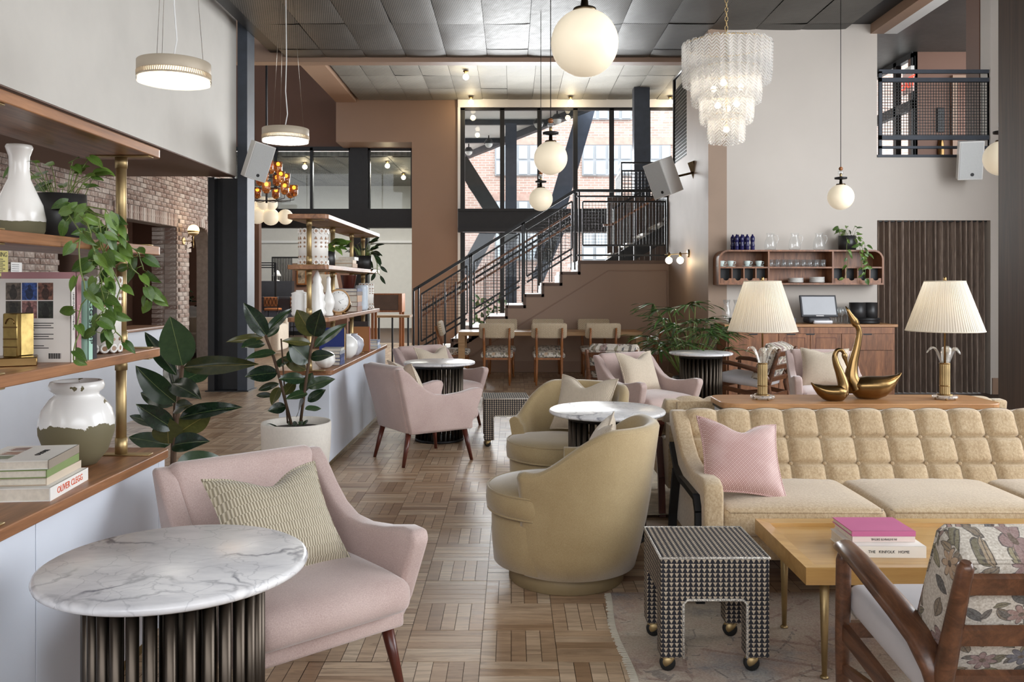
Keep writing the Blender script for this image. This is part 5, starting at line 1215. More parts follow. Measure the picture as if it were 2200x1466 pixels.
# ---- sofas
def m_sofa_make():
    t = NT('golden_boucle'); n = t.noise(240, detail=3, rough=.7); n2 = t.noise(95, t.scaled((1, 1, .6)), 3, .7); b = t.noise(3, detail=3)
    t.set(t.ramp(n*.35 + n2*.45 + b*.2, [(.30, lin(142, 115, 82)), (.5, lin(184, 160, 126)), (.68, lin(210, 192, 162))]), .9); t.b.inputs['Sheen Weight'].default_value = .35; t.bump(n2*.6 + n*.4, .5, .003); return t.m
m_sofa = m_sofa_make()
def sofa(label, loc, rz, Wd, ncol, ncush, wm):
    g = thing('tufted_sofa', label, 'sofa', loc, rz, 'gold tufted sofas'); h = Wd/2
    x0, x1 = -h+.07, h-.07
    NR = 3; cw = (x1-x0)/ncol
    def fn(u, v):
        a = u*ncol; c = v*NR; fa = 2*(a-math.floor(min(a, ncol-1e-6)))-1; fc = 2*(c-math.floor(min(c, NR-1e-6)))-1
        bul = .046*((1-abs(fa)**5.0)*(1-abs(fc)**7))**.8 - .006*math.exp(-((abs(fa)-1)**2 + (abs(fc)-1)**2)*20)
        z = .40 + .385*v + (.018*(1-abs(fa)**3) if v > .9 else 0); y = .165 + .20*v
        return (x0 + (x1-x0)*u, y - bul*.94, z + bul*.2)
    b = MB().grid(fn, ncol*12, NR*12)
    b.grid(lambda u, v: (x0 + (x1-x0)*u, .365 + .09*v, .785 + .02*(1-abs(2*((u*ncol) % 1)-1)**3)*(1-v) - .02*v*v), ncol*8, 3)
    b.box(x0, x1, .21, .44, .25, .41)
    bb = MB().prism([(.40, .22), (.44, .22), (.455, .78), (.40, .765), (.25, .40)], x0, x1, 'x'); b.join(bb)
    back = obj('backrest', b, m_sofa, g)
    btn = MB().sphere((0, 0, 0), .011, 10, 6).mesh('button'); btn.materials.append(m_sofa)
    for i in range(1, ncol):
        for r_ in (1, 2): v = r_/NR; obj('button', btn, None, back, (x0 + (x1-x0)*i/ncol, .165+.2*v-.006, .40+.385*v))
    for k in range(ncush):
        a, c = x0+.02 + (x1-x0-.04)*k/ncush, x0+.02 + (x1-x0-.04)*(k+1)/ncush
        cu = puff(a+.003, c-.003, -.43, .21, .325, .452, .035, .022, 10, .006)
        co = obj('seat_cushion', cu, m_sofa, g)
        obj('piping', MB().tube([(a+.02, -.40, .447), (a+.03, -.425, .44), (c-.03, -.425, .44), (c-.02, -.40, .447)], .005, 6), m_sofa, co)
    obj('base', rb(x0+.01, x1-.01, -.385, .42, .205, .33, .015, 2), m_sofa, g)
    for s in (-1, 1):
        pad = [(-.43, .20), (-.44, .30), (-.44, .53), (-.425, .565), (-.37, .585), (-.2, .575), (-.05, .575), (.08, .60), (.2, .665), (.29, .74), (.36, .79), (.44, .785), (.43, .70), (.3, .62), (.18, .52), (.05, .49), (-.2, .49), (-.33, .49), (-.36, .45), (-.37, .20)]
        ap = bev(MB().prism(pad, -.045, .045, 'x'), .016, 3, 25); obj('arm_pad', ap.xf(T(s*(h-.045), 0, 0)), m_sofa, g)
        obj('side_panel', MB().box(s*(h-.06), s*(h-.02), -.36, .42, .21, .5).box(s*(h-.055), s*(h-.025), .3, .42, .5, .62), m_sofa, g)
        fr = MB(); fx = s*(h+.004)
        for pts, w_ in (([(-.365, 0), (-.355, .2), (-.345, .42), (-.30, .482), (-.1, .488), (.05, .488), (.18, .52), (.3, .62)], .04), ([(.34, 0), (.30, .25), (.20, .50)], .042)):
            for (p, q) in zip(pts[:-1], pts[1:]): fr.bar((fx, p[0], p[1]), (fx, q[0], q[1]), .03, w_, (1, 0, 0))
        obj('arm_frame', fr, wm, g)
        if True: obj('leg', MB().tube([(s*(h-.1), -.33, .21), (s*(h-.1), -.35, 0)], [.022, .015], 10), wm, g); obj('leg', MB().tube([(s*(h-.1), .36, .21), (s*(h-.1), .39, 0)], [.022, .015], 10), wm, g)
    return g
sofa('long gold tufted sofa with black wood arms behind the coffee table', (2.475, 4.31, .0), 0, 3.2, 17, 4, m_black)
sofa('second gold tufted sofa turned away behind the lamp console', (2.03, 5.76, 0), pi, 2.14, 11, 3, m_leg).scale = (1, 1, .965)
cushion('pink trellis patterned cushion on the gold sofa', .41, .40, .15, m_trellis, (1.105, 4.03, .478), (radians(-36), radians(7), radians(5)), .06)
# ---- console behind the sofa
lc = thing('sofa_console', 'oak topped console table between the two gold sofas', 'console table', (2.015, 5.065, 0))
pts = []
for cx_, cy_, s in ((.805-.09, .205-.09, 0), (-.805+.09, .205-.09, 1), (-.805+.09, -.205+.09, 2), (.805-.09, -.205+.09, 3)):
    for i in range(7): an = pi/2*(s + i/6); pts.append((cx_ + .09*cos(an), cy_ + .09*sin(an)))
obj('top', bev(MB().prism(pts, .766, .80), .005, 2, 60, True), m_oakx, lc); obj('body', MB().box(-.77, .77, -.17, .17, 0, .766), m_console, lc)
obj('apron', MB().box(-.78, .78, -.18, .18, .74, .766), m_black, lc)
# ---- coffee table
ct = thing('coffee_table', 'honey maple coffee table with raised rim and brass legs', 'coffee table', (1.9, 3.425, .008))
x0, x1, y0, y1 = -.83, .9, -.325, .325
obj('top', MB().box(x0+.02, x1-.02, y0+.02, y1-.02, .39, .42), m_maple, ct)
e = .05
for nm, q in (('rim', [(x0, y0), (x1, y0), (x1-e, y0+e), (x0+e, y0+e)]), ('rim', [(x1, y1), (x0, y1), (x0+e, y1-e), (x1-e, y1-e)]), ('end_rim', [(x0, y1), (x0, y0), (x0+e, y0+e), (x0+e, y1-e)]), ('end_rim', [(x1, y0), (x1, y1), (x1-e, y1-e), (x1-e, y0+e)])):
    b = MB().prism(q, .378, .442); n4 = 4
    b.v = [(x, y, z if z < .4 else (.442 if i % 4 < 2 else .436)) for i, (x, y, z) in enumerate(b.v)]; obj(nm, b, m_maple, ct)
for sx in (x0+.10, x1-.1):
    for sy in (y0+.09, y1-.09): obj('leg', MB().tube([(sx, sy, .385), (sx, sy, .008)], [.019, .0095], 14).lathe([(.016, 0), (.016, .004), (.01, .01)], 12, (sx, sy, 0)), m_brass, ct)
flat_stack([('thick white kinfolk book at the bottom of the coffee table pile', .285, .235, .044, lin(236, 231, 222), dict(txt='THE   KINFOLK   HOME', tsize=.015, a=-.03)), ('cream paperback in the middle of the coffee table pile', .245, .19, .021, lin(226, 206, 198), dict(txt='IN INTIMATE DETAIL', tsize=.011, flip=True, dx=.0, dy=.03)), ('pink clothbound book on top of the coffee table pile', .25, .2, .02, lin(198, 106, 148), dict(dx=.0, dy=.035))], 1.455, 3.40, .428, ((1, 0, 0), (0, 1, 0), (0, 0, 1)), .0)

# ---- lounge chairs
def m_floral_make(k=1.0):
    t = NT('floral_tapestry'); x, y, z = t.xyz(); wv = t.noise(150, detail=2); nx, ny, nz = t.xyz(t.tc('Normal')); sd = nx.abs().gt(.7); u = x*(1 - sd) + (y + .37)*sd; v = z + y*.8*(1 - sd)
    wob = t.noise(16, detail=2) - .5; u = u + wob*.018; v = v + wob*.014
    bgc = t.ramp(wv, [(.3, lin(188, 176, 160)), (.7, lin(218, 210, 198))]); ink = lin(58, 50, 48)
    def cell(sc, off):
        vn = t.n('ShaderNodeTexVoronoi', voronoi_dimensions='2D'); vn.inputs['Randomness'].default_value = .75
        U = u*sc*k + off; V = v*sc*k + off*.7; t.l(t.vec(U, V, 0.0), vn.inputs['Vector']); vn.inputs['Scale'].default_value = 1.0
        ps = t.xyz(vn.outputs['Position']); cs = t.n('ShaderNodeSeparateColor'); t.l(vn.outputs['Color'], cs.inputs[0])
        return U - ps[0], V - ps[1], X(t, cs.outputs[0]), X(t, cs.outputs[1]), X(t, cs.outputs[2])
    col = bgc
    def leafs(col, sc, off, wmax, pal, keep):
        du, dv, h1, h2, h3 = cell(sc, off); an = h1*6.283; c_, s_ = t.math('COSINE', an), t.math('SINE', an)
        A = du*c_ + dv*s_; B = dv*c_ - du*s_; e = (1 - (A*A)*5.6)*wmax - B.abs()
        inside = t.math('MULTIPLY', e.gt(0), h3.gt(keep)); line = t.math('MULTIPLY', inside, e.lt(.032)); rib = t.math('MULTIPLY', inside, B.abs().lt(.018))
        vn_ = t.math('MULTIPLY', inside, ((A*9 - B.abs()*9).fract()).lt(.14))
        col = t.mix(inside, col, t.ramp(h2, pal, 'CONSTANT')); col = t.mix(vn_*.45, col, ink); return t.mix(t.math('MAXIMUM', line, rib)*.85, col, ink)
    P1 = [(0, lin(112, 104, 78)), (.25, lin(148, 138, 104)), (.5, lin(86, 84, 82)), (.75, lin(132, 116, 96))]; P2 = [(0, lin(124, 116, 88)), (.3, lin(100, 92, 84)), (.6, lin(160, 140, 112)), (.8, lin(92, 94, 98))]
    col = leafs(col, 13.0, 3.7, .22, P1, .02); col = leafs(col, 16.0, 11.3, .17, P2, .18)
    du, dv, h1, h2, h3 = cell(8.0, 21.9); r_ = t.math('SQRT', du*du + dv*dv); an = t.math('ARCTAN2', dv, du); pet = t.math('ABSOLUTE', t.math('COSINE', an*3.5 + h1*6.0)); e = pet*.17 + .16 - r_
    inside = t.math('MULTIPLY', e.gt(0), h3.gt(.2)); col = t.mix(inside, col, t.ramp(h2, [(0, lin(158, 126, 116)), (.35, lin(190, 160, 130)), (.6, lin(146, 116, 112)), (.8, lin(104, 102, 110))], 'CONSTANT'))
    col = t.mix(t.math('MULTIPLY', inside, t.math('MAXIMUM', e.lt(.03), pet.lt(.12)))*.8, col, ink); col = t.mix(t.math('MULTIPLY', inside, r_.lt(.07)), col, lin(96, 76, 60))
    t.set(t.mix(.16, col, t.ramp(wv, [(.3, lin(110, 100, 92)), (.7, lin(230, 224, 214))])), .9); t.bump(wv, .35, .002); return t.m
m_floral = m_floral_make(1.0); m_floral2 = m_floral_make(1.2)
m_seatlil = plain('pale_lilac_leather', lin(210, 206, 208), .5, 0, var=.03, bump=.1, bs=300)
def lounge():
    g = thing('lounge_chair', '', 'armchair', group='teak lounge chairs with floral backs')
    for s in (-1, 1):
        obj('front_leg', MB().tube([(s*.315, -.335, 0), (s*.315, -.335, .3), (s*.313, -.33, .56), (s*.311, -.325, .592)], [.02, .025, .026, .02], 12, .8), m_teak, g)
        obj('arm', MB().tube([(s*.311, -.37, .592), (s*.312, -.32, .606), (s*.318, -.2, .60), (s*.318, -.05, .575), (s*.31, .08, .545), (s*.298, .18, .51), (s*.288, .235, .45), (s*.283, .25, .38)], [.016, .024, .026, .027, .029, .031, .028, .02], 14, 1.45), m_teak, g)
        obj('rear_leg', MB().tube([(s*.29, .33, 0), (s*.285, .27, .2), (s*.28, .235, .36), (s*.278, .275, .50), (s*.276, .325, .66), (s*.275, .36, .765), (s*.275, .363, .778)], [.016, .023, .027, .026, .022, .02, .012], 14, 1.1), m_teak, g)
        obj('side_rail', MB().bar((s*.312, -.33, .325), (s*.285, .26, .235), .024, .05).bar((s*.313, -.33, .20), (s*.29, .1, .255), .02, .03), m_teak, g)
    obj('front_rail', MB().bar((-.31, -.33, .33), (.31, -.33, .33), .024, .05), m_teak, g); obj('rear_rail', MB().bar((-.285, .25, .24), (.285, .25, .24), .024, .05), m_teak, g)
    for z, y in ((.715, .345), (.565, .295), (.43, .252)): obj('back_rail', MB().bar((-.275, y, z), (.275, y, z), .02, .052, (0, .4, 1)), m_teak, g)
    se = puff(-.288, .288, -.375, .17, .0, .095, .03, .02, 8, .006); obj('seat_cushion', se.xf(T(0, 0, .345) @ RX(radians(-5))), m_seatlil, g)
    bk = puff(-.272, .272, -.075, .075, 0, .465, .035, .0, 8, .012); ob = obj('back_cushion', bk.xf(T(0, .095, .38) @ RX(radians(-23))), m_floral, g)
    M_ = T(0, .095, .38) @ RX(radians(-23))
    for yy in (-.07, .07):
        c = [(-.264, yy, .02), (-.264, yy, .435), (-.25, yy, .453), (.25, yy, .453), (.264, yy, .435), (.264, yy, .02)]; obj('piping', MB().tube([tuple(M_ @ Vector(p)) for p in c], .006, 6), m_floral, ob)
    return g
lo_ = lounge(); lo_.location = (1.415, 2.50, .006); lo_.rotation_euler.z = face(0.0, 1.0); lo_['label'] = 'teak lounge chair with floral back in the foreground facing the coffee table'
dup(lo_, (1.2, 9.55, 0), face(.35, .94), 'teak lounge chair with floral back behind the pink armchair in the room centre')
dup(lo_, (2.80, 9.75, 0), face(-.8, .6), 'teak lounge chair with grey seat between table lamp and sideboard')

# ---- dining table and chairs
dt = thing('dining_table', 'long light oak dining table below the stair wall', 'dining table', (0, 0, 0))
obj('top', bev(MB().box(-.82, 1.99, 12.98, 13.66, .70, .76), .004, 1, 40, True), m_tablewood, dt)
for x in (-.82, 1.89):
    for y in (12.98, 13.56): obj('leg', MB().box(x, x+.1, y, y+.1, 0, .70), m_tablewood, dt)
m_tweed = m_stripe_make('cream_zigzag_tweed', lin(150, 128, 100), lin(214, 196, 168), 60, 60, .4)
def dining():
    g = thing('dining_chair', '', 'chair', group='dining chairs')
    obj('seat', puff(-.235, .235, -.24, .21, .40, .47, .03, .022, 6, .006), m_floral2, g); obj('seat_frame', MB().box(-.215, .215, -.22, .2, .375, .402), m_chairwood, g)
    for s in (-1, 1):
        obj('leg', MB().tube([(s*.195, -.2, .40), (s*.2, -.215, 0)], [.02, .013], 10), m_chairwood, g)
        obj('rear_leg', MB().tube([(s*.19, .235, 0), (s*.185, .205, .2), (s*.182, .195, .42), (s*.186, .225, .62), (s*.188, .275, .845)], [.014, .019, .021, .019, .015], 10), m_chairwood, g)
    bk = rb(-.262, .262, -.03, .03, -.125, .125, .029, 4); bk.v = [(x, y - .10*(x/.262)**2*.45, z - .02*(abs(x)/.262)**6*(1 if z > 0 else -1) + .012*(x/.262)**2) for x, y, z in bk.v]
    obj('backrest', bk.xf(T(0, .235, .785) @ RX(radians(-13))), m_tweed, g)
    return g
dc = dining(); first = True
for loc, rz, lab in (((-.225, 12.72, 0), pi, 'dining chair with tweed back leftmost of the near row'), ((.546, 12.72, 0), pi, 'dining chair with tweed back in the middle of the near row'), ((1.337, 12.72, 0), pi, 'dining chair with tweed back rightmost of the near row'),
        ((-.176, 13.86, 0), 0, 'dining chair across the table behind the leftmost near chair'), ((.59, 13.86, 0), 0, 'dining chair across the table behind the middle near chair'), ((1.346, 13.86, 0), 0, 'dining chair across the table behind the rightmost near chair'),
        ((-.90, 13.28, 0), pi/2, 'dining chair at the table end nearest the stair foot'), ((2.04, 13.3, 0), -pi/2, 'dining chair at the table end nearest the palm')):
    if first: dc.location = loc; dc.rotation_euler.z = rz; dc['label'] = lab; first = False
    else: dup(dc, loc, rz, lab)
# ---- rugs
def m_rug_make():
    t = NT('faded_persian_rug'); n = t.noise(1.6, detail=6, rough=.65); n2 = t.noise(5, detail=5, rough=.7); n3 = t.noise(120, detail=2); v = t.voro(2.6, t.scaled((1, 1, 1)), 'DISTANCE_TO_EDGE'); v3 = t.voro(9, None, 'DISTANCE_TO_EDGE')
    col = t.ramp(n, [(.3, lin(112, 114, 116)), (.44, lin(182, 168, 150)), (.54, lin(176, 150, 134)), (.66, lin(120, 126, 134))])
    col = t.mix(t.ramp(n2, [(.45, (0, 0, 0)), (.7, (.6, .6, .6))]), col, lin(206, 196, 180)); m_ = t.math('MULTIPLY', v3.lt(.03), n2.gt(.54)); col = t.mix(m_*.6, col, lin(70, 66, 72)); col = t.mix(t.math('MULTIPLY', v.lt(.02), n.gt(.5))*.5, col, lin(120, 80, 70))
    t.set(t.mix(.25, col, t.ramp(n3, [(.3, lin(120, 110, 100)), (.7, lin(220, 212, 200))])), .95); t.bump(n3, .5, .003); return t.m
rg = thing('area_rug', 'faded vintage rug under the coffee table and stool', 'rug', (2.4, 3.15, 0))
obj('field', MB().grid(lambda u, v: (-1.94 + 3.9*u + .012*sin(v*14)*(1-u), -1.1 + 2.03*v, .006 + .0006*sin(u*40)*sin(v*30)), 60, 40), m_rug_make(), rg)
fb = MB()
for k in range(260):
    y = -1.1 + 2.03*k/260; x = -1.94 + .012*sin(k/260*14); fb.bar((x, y, .004), (x-.022-random.uniform(0, .012), y+random.uniform(-.006, .006), .003), .005, .003)
obj('fringe', fb, plain('rug_fringe', lin(206, 198, 182), .9, 0), rg)
rg2 = obj('wool_rug', MB().grid(lambda u, v: (2.4*u - .05*sin(v*9) + .72, 5.42 + 1.9*v - .05*sin(u*11), .012 + .02*abs(sin(u*8.5))*max(0, 1-v*5)), 60, 30), plain('cream_wool', lin(196, 184, 164), .95, 0, var=.2, vs=10, bump=.8, bs=60, bd=.008)); tag(rg2, 'thick cream rug with a rumpled edge under the second sofa', 'rug')
# ================================================================== LAMP CONSOLE OBJECTS
def m_shade_make():
    t = NT('pleated_cream_shade'); x, y, z = t.xyz(); a = t.math('ARCTAN2', y, x); pl = t.math('SINE', a*90.0)
    tl = t.n('ShaderNodeBsdfTranslucent'); tl.inputs[0].default_value = (.93, .86, .72, 1); df = t.n('ShaderNodeBsdfDiffuse'); df.inputs[0].default_value = (.86, .83, .76, 1)
    bp = t.n('ShaderNodeBump'); bp.inputs['Strength'].default_value = .5; bp.inputs['Distance'].default_value = .004; t.l(pl, bp.inputs['Height']); t.l(bp.outputs[0], df.inputs['Normal'])
    m = t.n('ShaderNodeMixShader'); m.inputs[0].default_value = .45; t.l(df.outputs[0], m.inputs[1]); t.l(tl.outputs[0], m.inputs[2]); t.l(m.outputs[0], t.out.inputs[0]); return t.m
m_shade = m_shade_make(); m_crystal = glass('frosted_leaf_glass', (.98, .97, .94), .3, .1, .16)
def flute(r, z0, z1, n=16):
    b = MB(); R = []
    for z in (z0, z1):
        R.append([((r + (.0022 if j % 2 else 0))*cos(2*pi*j/(2*n)), (r + (.0022 if j % 2 else 0))*sin(2*pi*j/(2*n)), z) for j in range(2*n)])
    return b.rings(R, True, False)
def table_lamp(loc, label, rb_, rt_, zs0, zs1, ph=0):
    g = thing('table_lamp', label, 'table lamp', loc, ph, 'brass table lamps')
    ba = obj('base', MB().lathe([(.066, .008), (.07, .012), (.07, .022), (.06, .026), (.03, .028)], 32), m_crystal, g)
    for k in range(5): a = 2*pi*k/5; obj('foot', MB().sphere((.055*cos(a), .055*sin(a), .007), .007, 10, 6), m_gold, ba)
    obj('base_ring', MB().lathe([(.04, .024), (.045, .026), (.045, .032), (.03, .034)], 28), m_gold, g)
    col = obj('column', flute(.0265, .03, .215), m_brass, g)
    for z in (.082, .213): obj('band', MB().lathe([(.027, z-.004), (.0315, z-.002), (.0315, z+.002), (.027, z+.004)], 24), m_gold, col)
    for k in range(3):
        a = 2*pi*k/3 + .35; P = []
        for i in range(9):
            t_ = i/8; P.append(((.018 + .085*t_**1.3)*cos(a), (.018 + .085*t_**1.3)*sin(a), .205 + .105*sin(t_*2.35)))
        b = MB(); R = []
        for i, p in enumerate(P):
            w_ = (.010 + .021*sin(pi*min(1, (i+.6)/8.2)))*(.9 if i < 8 else .5); R.append([(p[0] - w_*c_*sin(a), p[1] + w_*c_*cos(a), p[2] + d_*.004 - .006*c_*c_) for c_, d_ in ((-1, 0), (-.4, 1), (.4, 1), (1, 0), (.4, -1), (-.4, -1))])
        obj('glass_leaf', b.rings(R), m_crystal, g)
    obj('rod', MB().lathe([(.0055, .2), (.0055, zs1+.02)], 10), m_gold, g)
    n = 120; R = []
    for i in range(5):
        t_ = i/4; R.append([((rb_+(rt_-rb_)*t_ + (.0022 if j % 2 else 0))*cos(2*pi*j/n), (rb_+(rt_-rb_)*t_ + (.0022 if j % 2 else 0))*sin(2*pi*j/n), zs0 + (zs1-zs0)*t_) for j in range(n)])
    sh = obj('shade', MB().rings(R, False, True), m_shade, g)
    for r_, z in ((rb_+.001, zs0), (rt_+.001, zs1)): obj('shade_trim', MB().tube([(r_*cos(2*pi*j/48), r_*sin(2*pi*j/48), z) for j in range(49)], .003, 5), plain('shade_trim', lin(236, 226, 206), .8, 0), sh)
    obj('finial', MB().lathe([(.008, zs1), (.012, zs1+.004), (.008, zs1+.012), (.01, zs1+.018), (.004, zs1+.028)], 12), m_gold, g)
    obj('bulb', MB().sphere((0, 0, zs0+.12), .03, 14, 10), emit('lamp_bulb', (1, .85, .6), 3), g)
    bulb_light('glow', (loc[0], loc[1], loc[2] + zs0 + .13), 1.7, (1, .82, .56), .035)
    return g
table_lamp((1.485, 5.05, .80), 'brass column table lamp with pleated shade nearer the olive chairs', .2, .105, .407, .70)
table_lamp((2.566, 5.05, .80), 'brass column table lamp with pleated shade before the brown curtain', .214, .11, .407, .70, .6)
# swans
def swan(loc, label, rz, S, neck, beak):
    g = thing('brass_swan', label, 'ornament', loc, rz, 'brass swans'); R = []
    prof = [(-.118, .074, .012, .014), (-.108, .068, .034, .040), (-.085, .066, .054, .060), (-.045, .068, .064, .070), (.0, .068, .064, .070), (.045, .074, .056, .060), (.08, .088, .040, .044), (.105, .104, .020, .023), (.125, .124, .006, .008)]
    K = 24
    for i in range(K+1):
        t_ = i/K*(len(prof)-1); a = int(min(t_, len(prof)-1.001)); f = t_-a; p = [prof[a][q]*(1-f) + prof[a+1][q]*f for q in range(4)]
        R.append([(p[0]*S, p[2]*S*cos(2*pi*j/20), (p[1] + p[3]*sin(2*pi*j/20)*(1 if sin(2*pi*j/20) < 0 else .62))*S) for j in range(20)])
    b = MB().rings(R); zmin = min(v[2] for v in b.v); b.v = [(x, y, max(z - zmin - .006, 0)) for x, y, z in b.v]
    obj('body', b, m_gold, g)
    pts = [Vector(p)*S for p in neck]; Q = []; rr = []
    n = len(pts)
    for i in range((n-1)*5+1):
        t_ = i/5; k = min(int(t_), n-2); f = t_-k; p0, p1, p2_, p3 = pts[max(k-1, 0)], pts[k], pts[k+1], pts[min(k+2, n-1)]
        Q.append(.5*((2*p1) + (-p0+p2_)*f + (2*p0-5*p1+4*p2_-p3)*f*f + (-p0+3*p1-3*p2_+p3)*f**3)); u = i/((n-1)*5); rr.append((.034*(1-u)**2.2 + .0125)*S)
    obj('neck', MB().tube(Q, rr, 14), m_gold, g)
    h0 = Q[-1]; d = Vector(beak).normalized()
    hd = MB().tube([h0 - d*.012*S, h0, h0 + d*.02*S, h0 + d*.04*S, h0 + d*.075*S, h0 + d*.10*S], [.011*S, .0185*S, .019*S, .013*S, .008*S, .002*S], 12, .75); obj('head', hd, m_gold, g)
    for s in (-1, 1): obj('eye', MB().sphere(tuple(h0 + d*.012*S + Vector((0, s*.0145*S, .006*S))), .003*S, 8, 6), m_brassd, g)
    return g
swan((1.862, 4.99, .80), 'small brass swan with a curled drooping neck on the oak console', pi, .88, [(-.08, 0, .05), (-.09, 0, .10), (-.068, 0, .18), (-.042, 0, .25), (-.034, 0, .30), (-.05, 0, .335), (-.08, 0, .335), (-.095, 0, .31)], (-.25, 0, -.95))
swan((2.165, 5.08, .80), 'large brass swan with a tall raised neck on the oak console', 0, 1.25, [(-.085, 0, .05), (-.112, 0, .10), (-.105, 0, .17), (-.085, 0, .25), (-.075, 0, .32), (-.09, 0, .355)], (-.5, 0, .85))

# ================================================================== RIGHT WALL: SIDEBOARD, SHELF, CURTAIN
SB = 10.95; sX = lambda u: (u - CX)/F*SB; sZ = lambda v: EYE - (v - HY)/F*SB
sb = thing('sideboard', 'striped walnut sideboard with cut-out drawer pulls under the wall shelf', 'sideboard', (0, 0, 0))
obj('carcass', MB().box(2.76, 4.93, SB+.025, 11.48, .0, .94), m_zebra, sb)
obj('top', bev(MB().box(2.73, 4.96, SB-.01, 11.49, .935, .97), .003, 1, 40, True), m_oakx, sb)
obj('rail', MB().box(2.77, 4.92, SB, SB+.025, sZ(717), .93), m_zebra, sb)
cols_ = [1565, 1673, 1741, 1808, 1922]
for i in range(4):
    a, b = sX(cols_[i]), sX(cols_[i+1])
    dr = obj('drawer', MB().box(a+.004, b-.004, SB, SB+.02, sZ(753)+.004, sZ(717)-.004), m_zebra, sb)
    do = obj('door', MB().box(a+.004, b-.004, SB, SB+.02, .03, sZ(753)-.004), m_zebra, sb)
    if i in (1, 2):
        q = MB(); 
        for (p, r_) in (((a+.07, sZ(726)), (b-.07, sZ(726))), ((a+.07, sZ(751)), (b-.07, sZ(751)))): q.box(p[0], r_[0], SB-.002, SB+.002, p[1]-.003, p[1]+.003)
        for xx in (a+.07, b-.07): q.box(xx-.003, xx+.003, SB-.002, SB+.002, sZ(751), sZ(726))
        obj('inlay_line', q, m_leg, dr)
    c_ = sX((1618, 1700, 1741, 1864)[i]); obj('pull', MB().prism([(c_-.06, sZ(717)), (c_+.06, sZ(717)), (c_+.052, sZ(720)), (c_-.052, sZ(720))], SB-.002, SB+.001, 'y'), m_black, dr)
# wall shelf
HY2 = 11.18; hX = lambda u: (u - CX)/F*HY2; hZ = lambda v: EYE - (v - HY)/F*HY2
ws = thing('wall_shelf', 'walnut wall shelf with rounded upper corners and bottle cubbies', 'wall shelf', (0, 0, 0))
def arc_outline(x0, x1, z0, z1, r, n=8): return [(x0, z0), (x1, z0)] + [(x1-r+r*cos(a), z1-r+r*sin(a)) for a in [pi/2*i/n for i in range(n+1)]] + [(x0+r-r*sin(a), z1-r+r*cos(a)) for a in [pi/2*i/n for i in range(n+1)]]
x0, x1, z0, z1 = hX(1544), hX(1899), hZ(612), hZ(537)
o1 = arc_outline(x0, x1, z0, z1, .13); o2 = arc_outline(x0+.022, x1-.022, z0+.022, z1-.022, .11); n = len(o1)
vsr = []; 
for y in (HY2, 11.49): vsr += [(a, y, b) for a, b in o1] + [(a, y, b) for a, b in o2]
fs = []
for i in range(n):
    j = (i+1) % n
    fs += [(i, j, n+j, n+i), (2*n+i, 2*n+j, 3*n+j, 3*n+i), (i, j, 2*n+j, 2*n+i), (n+i, n+j, 3*n+j, 3*n+i)]
obj('case', MB().add(vsr, fs), m_zebra, ws); obj('back', MB().prism(o1, 11.47, 11.495, 'y'), m_zebra, ws)
d1, d2 = hX(1652), hX(1790); zs = hZ(575)
for d in (d1, d2): obj('divider', MB().box(d-.011, d+.011, HY2+.005, 11.47, z0+.02, z1-.02), m_zebra, ws)
obj('mid_shelf', MB().box(x0+.02, x1-.02, HY2+.008, 11.47, zs-.01, zs+.01), m_zebra, ws)
for (a, b) in ((x0+.022, d1-.011), (d2+.011, x1-.022)):
    w_ = (b-a)/4
    for k in range(4):
        if k: obj('cubby_divider', MB().box(a+w_*k-.008, a+w_*k+.008, HY2+.01, 11.47, z0+.02, zs-.01), m_zebra, ws)
        c_ = a + w_*(k+.5); hw_ = w_/2-.008; zt = z0+.085
        poly = [(c_-hw_, z0+.02), (c_+hw_, z0+.02), (c_+hw_, zt), (c_+.04, zt)] + [(c_+.034*cos(t_), zt-.006-.024*sin(t_)) for t_ in [pi*i/8 for i in range(9)]] + [(c_-.04, zt), (c_-hw_, zt)]
        obj('scalloped_front', MB().prism(poly, HY2+.012, HY2+.024, 'y'), m_zebra, ws)
        obj('cubby_back', MB().box(c_-hw_, c_+hw_, 11.3, 11.31, z0+.02, zs-.01), m_black, ws)
# things on the shelf
m_navy = plain('navy_lacquer', lin(36, 34, 84), .15, 0, var=.05)
gr = MB().lathe([(.026, 0), (.03, .01), (.026, .04), (.03, .05), (.031, .065), (.022, .095), (.026, .115), (.03, .13), (.03, .16), (.024, .18), (.012, .19), (.012, .2), (.006, .21)], 18).mesh('grinder'); gr.materials.append(m_navy)
for k in range(7):
    r_, c_ = k//4, k % 4
    o = obj('pepper_grinder', gr, None, None, (hX(1586) + c_*.07 - (.03 if r_ else 0), 11.26 + .08*r_, z1)); tag(o, 'navy pepper grinder, %s from the rounded corner in the %s row on the wall shelf' % (('first', 'second', 'third', 'fourth')[c_], ('front', 'rear')[r_]), 'grinder', 'navy pepper grinders')
def jug(loc, label, hgt=.23):
    g = thing('glass_jug', label, 'jug', loc, group='clear glass jugs'); s = hgt/.23
    obj('body', MB().lathe([(.055*s, 0), (.07*s, .01*s), (.078*s, .06*s), (.07*s, .12*s), (.048*s, .17*s), (.045*s, .2*s), (.055*s, .23*s)], 24, cap=False).lathe([(.001, .004), (.068*s, .012*s)], 24, cap=False), m_clear, g)
    obj('handle', MB().tube([(.048*s, 0, .2*s), (.095*s, 0, .195*s), (.11*s, 0, .15*s), (.085*s, 0, .09*s), (.07*s, 0, .08*s)], .006*s, 8), m_clear, g)
for q, u in enumerate((1662, 1715, 1768)): jug((hX(u), 11.32, z1), ['clear glass jug nearest the navy grinders', 'clear glass jug in the middle of the three', 'clear glass jug nearest the hanging plant'][q])
pw = (hX(1828), 11.3, z1)
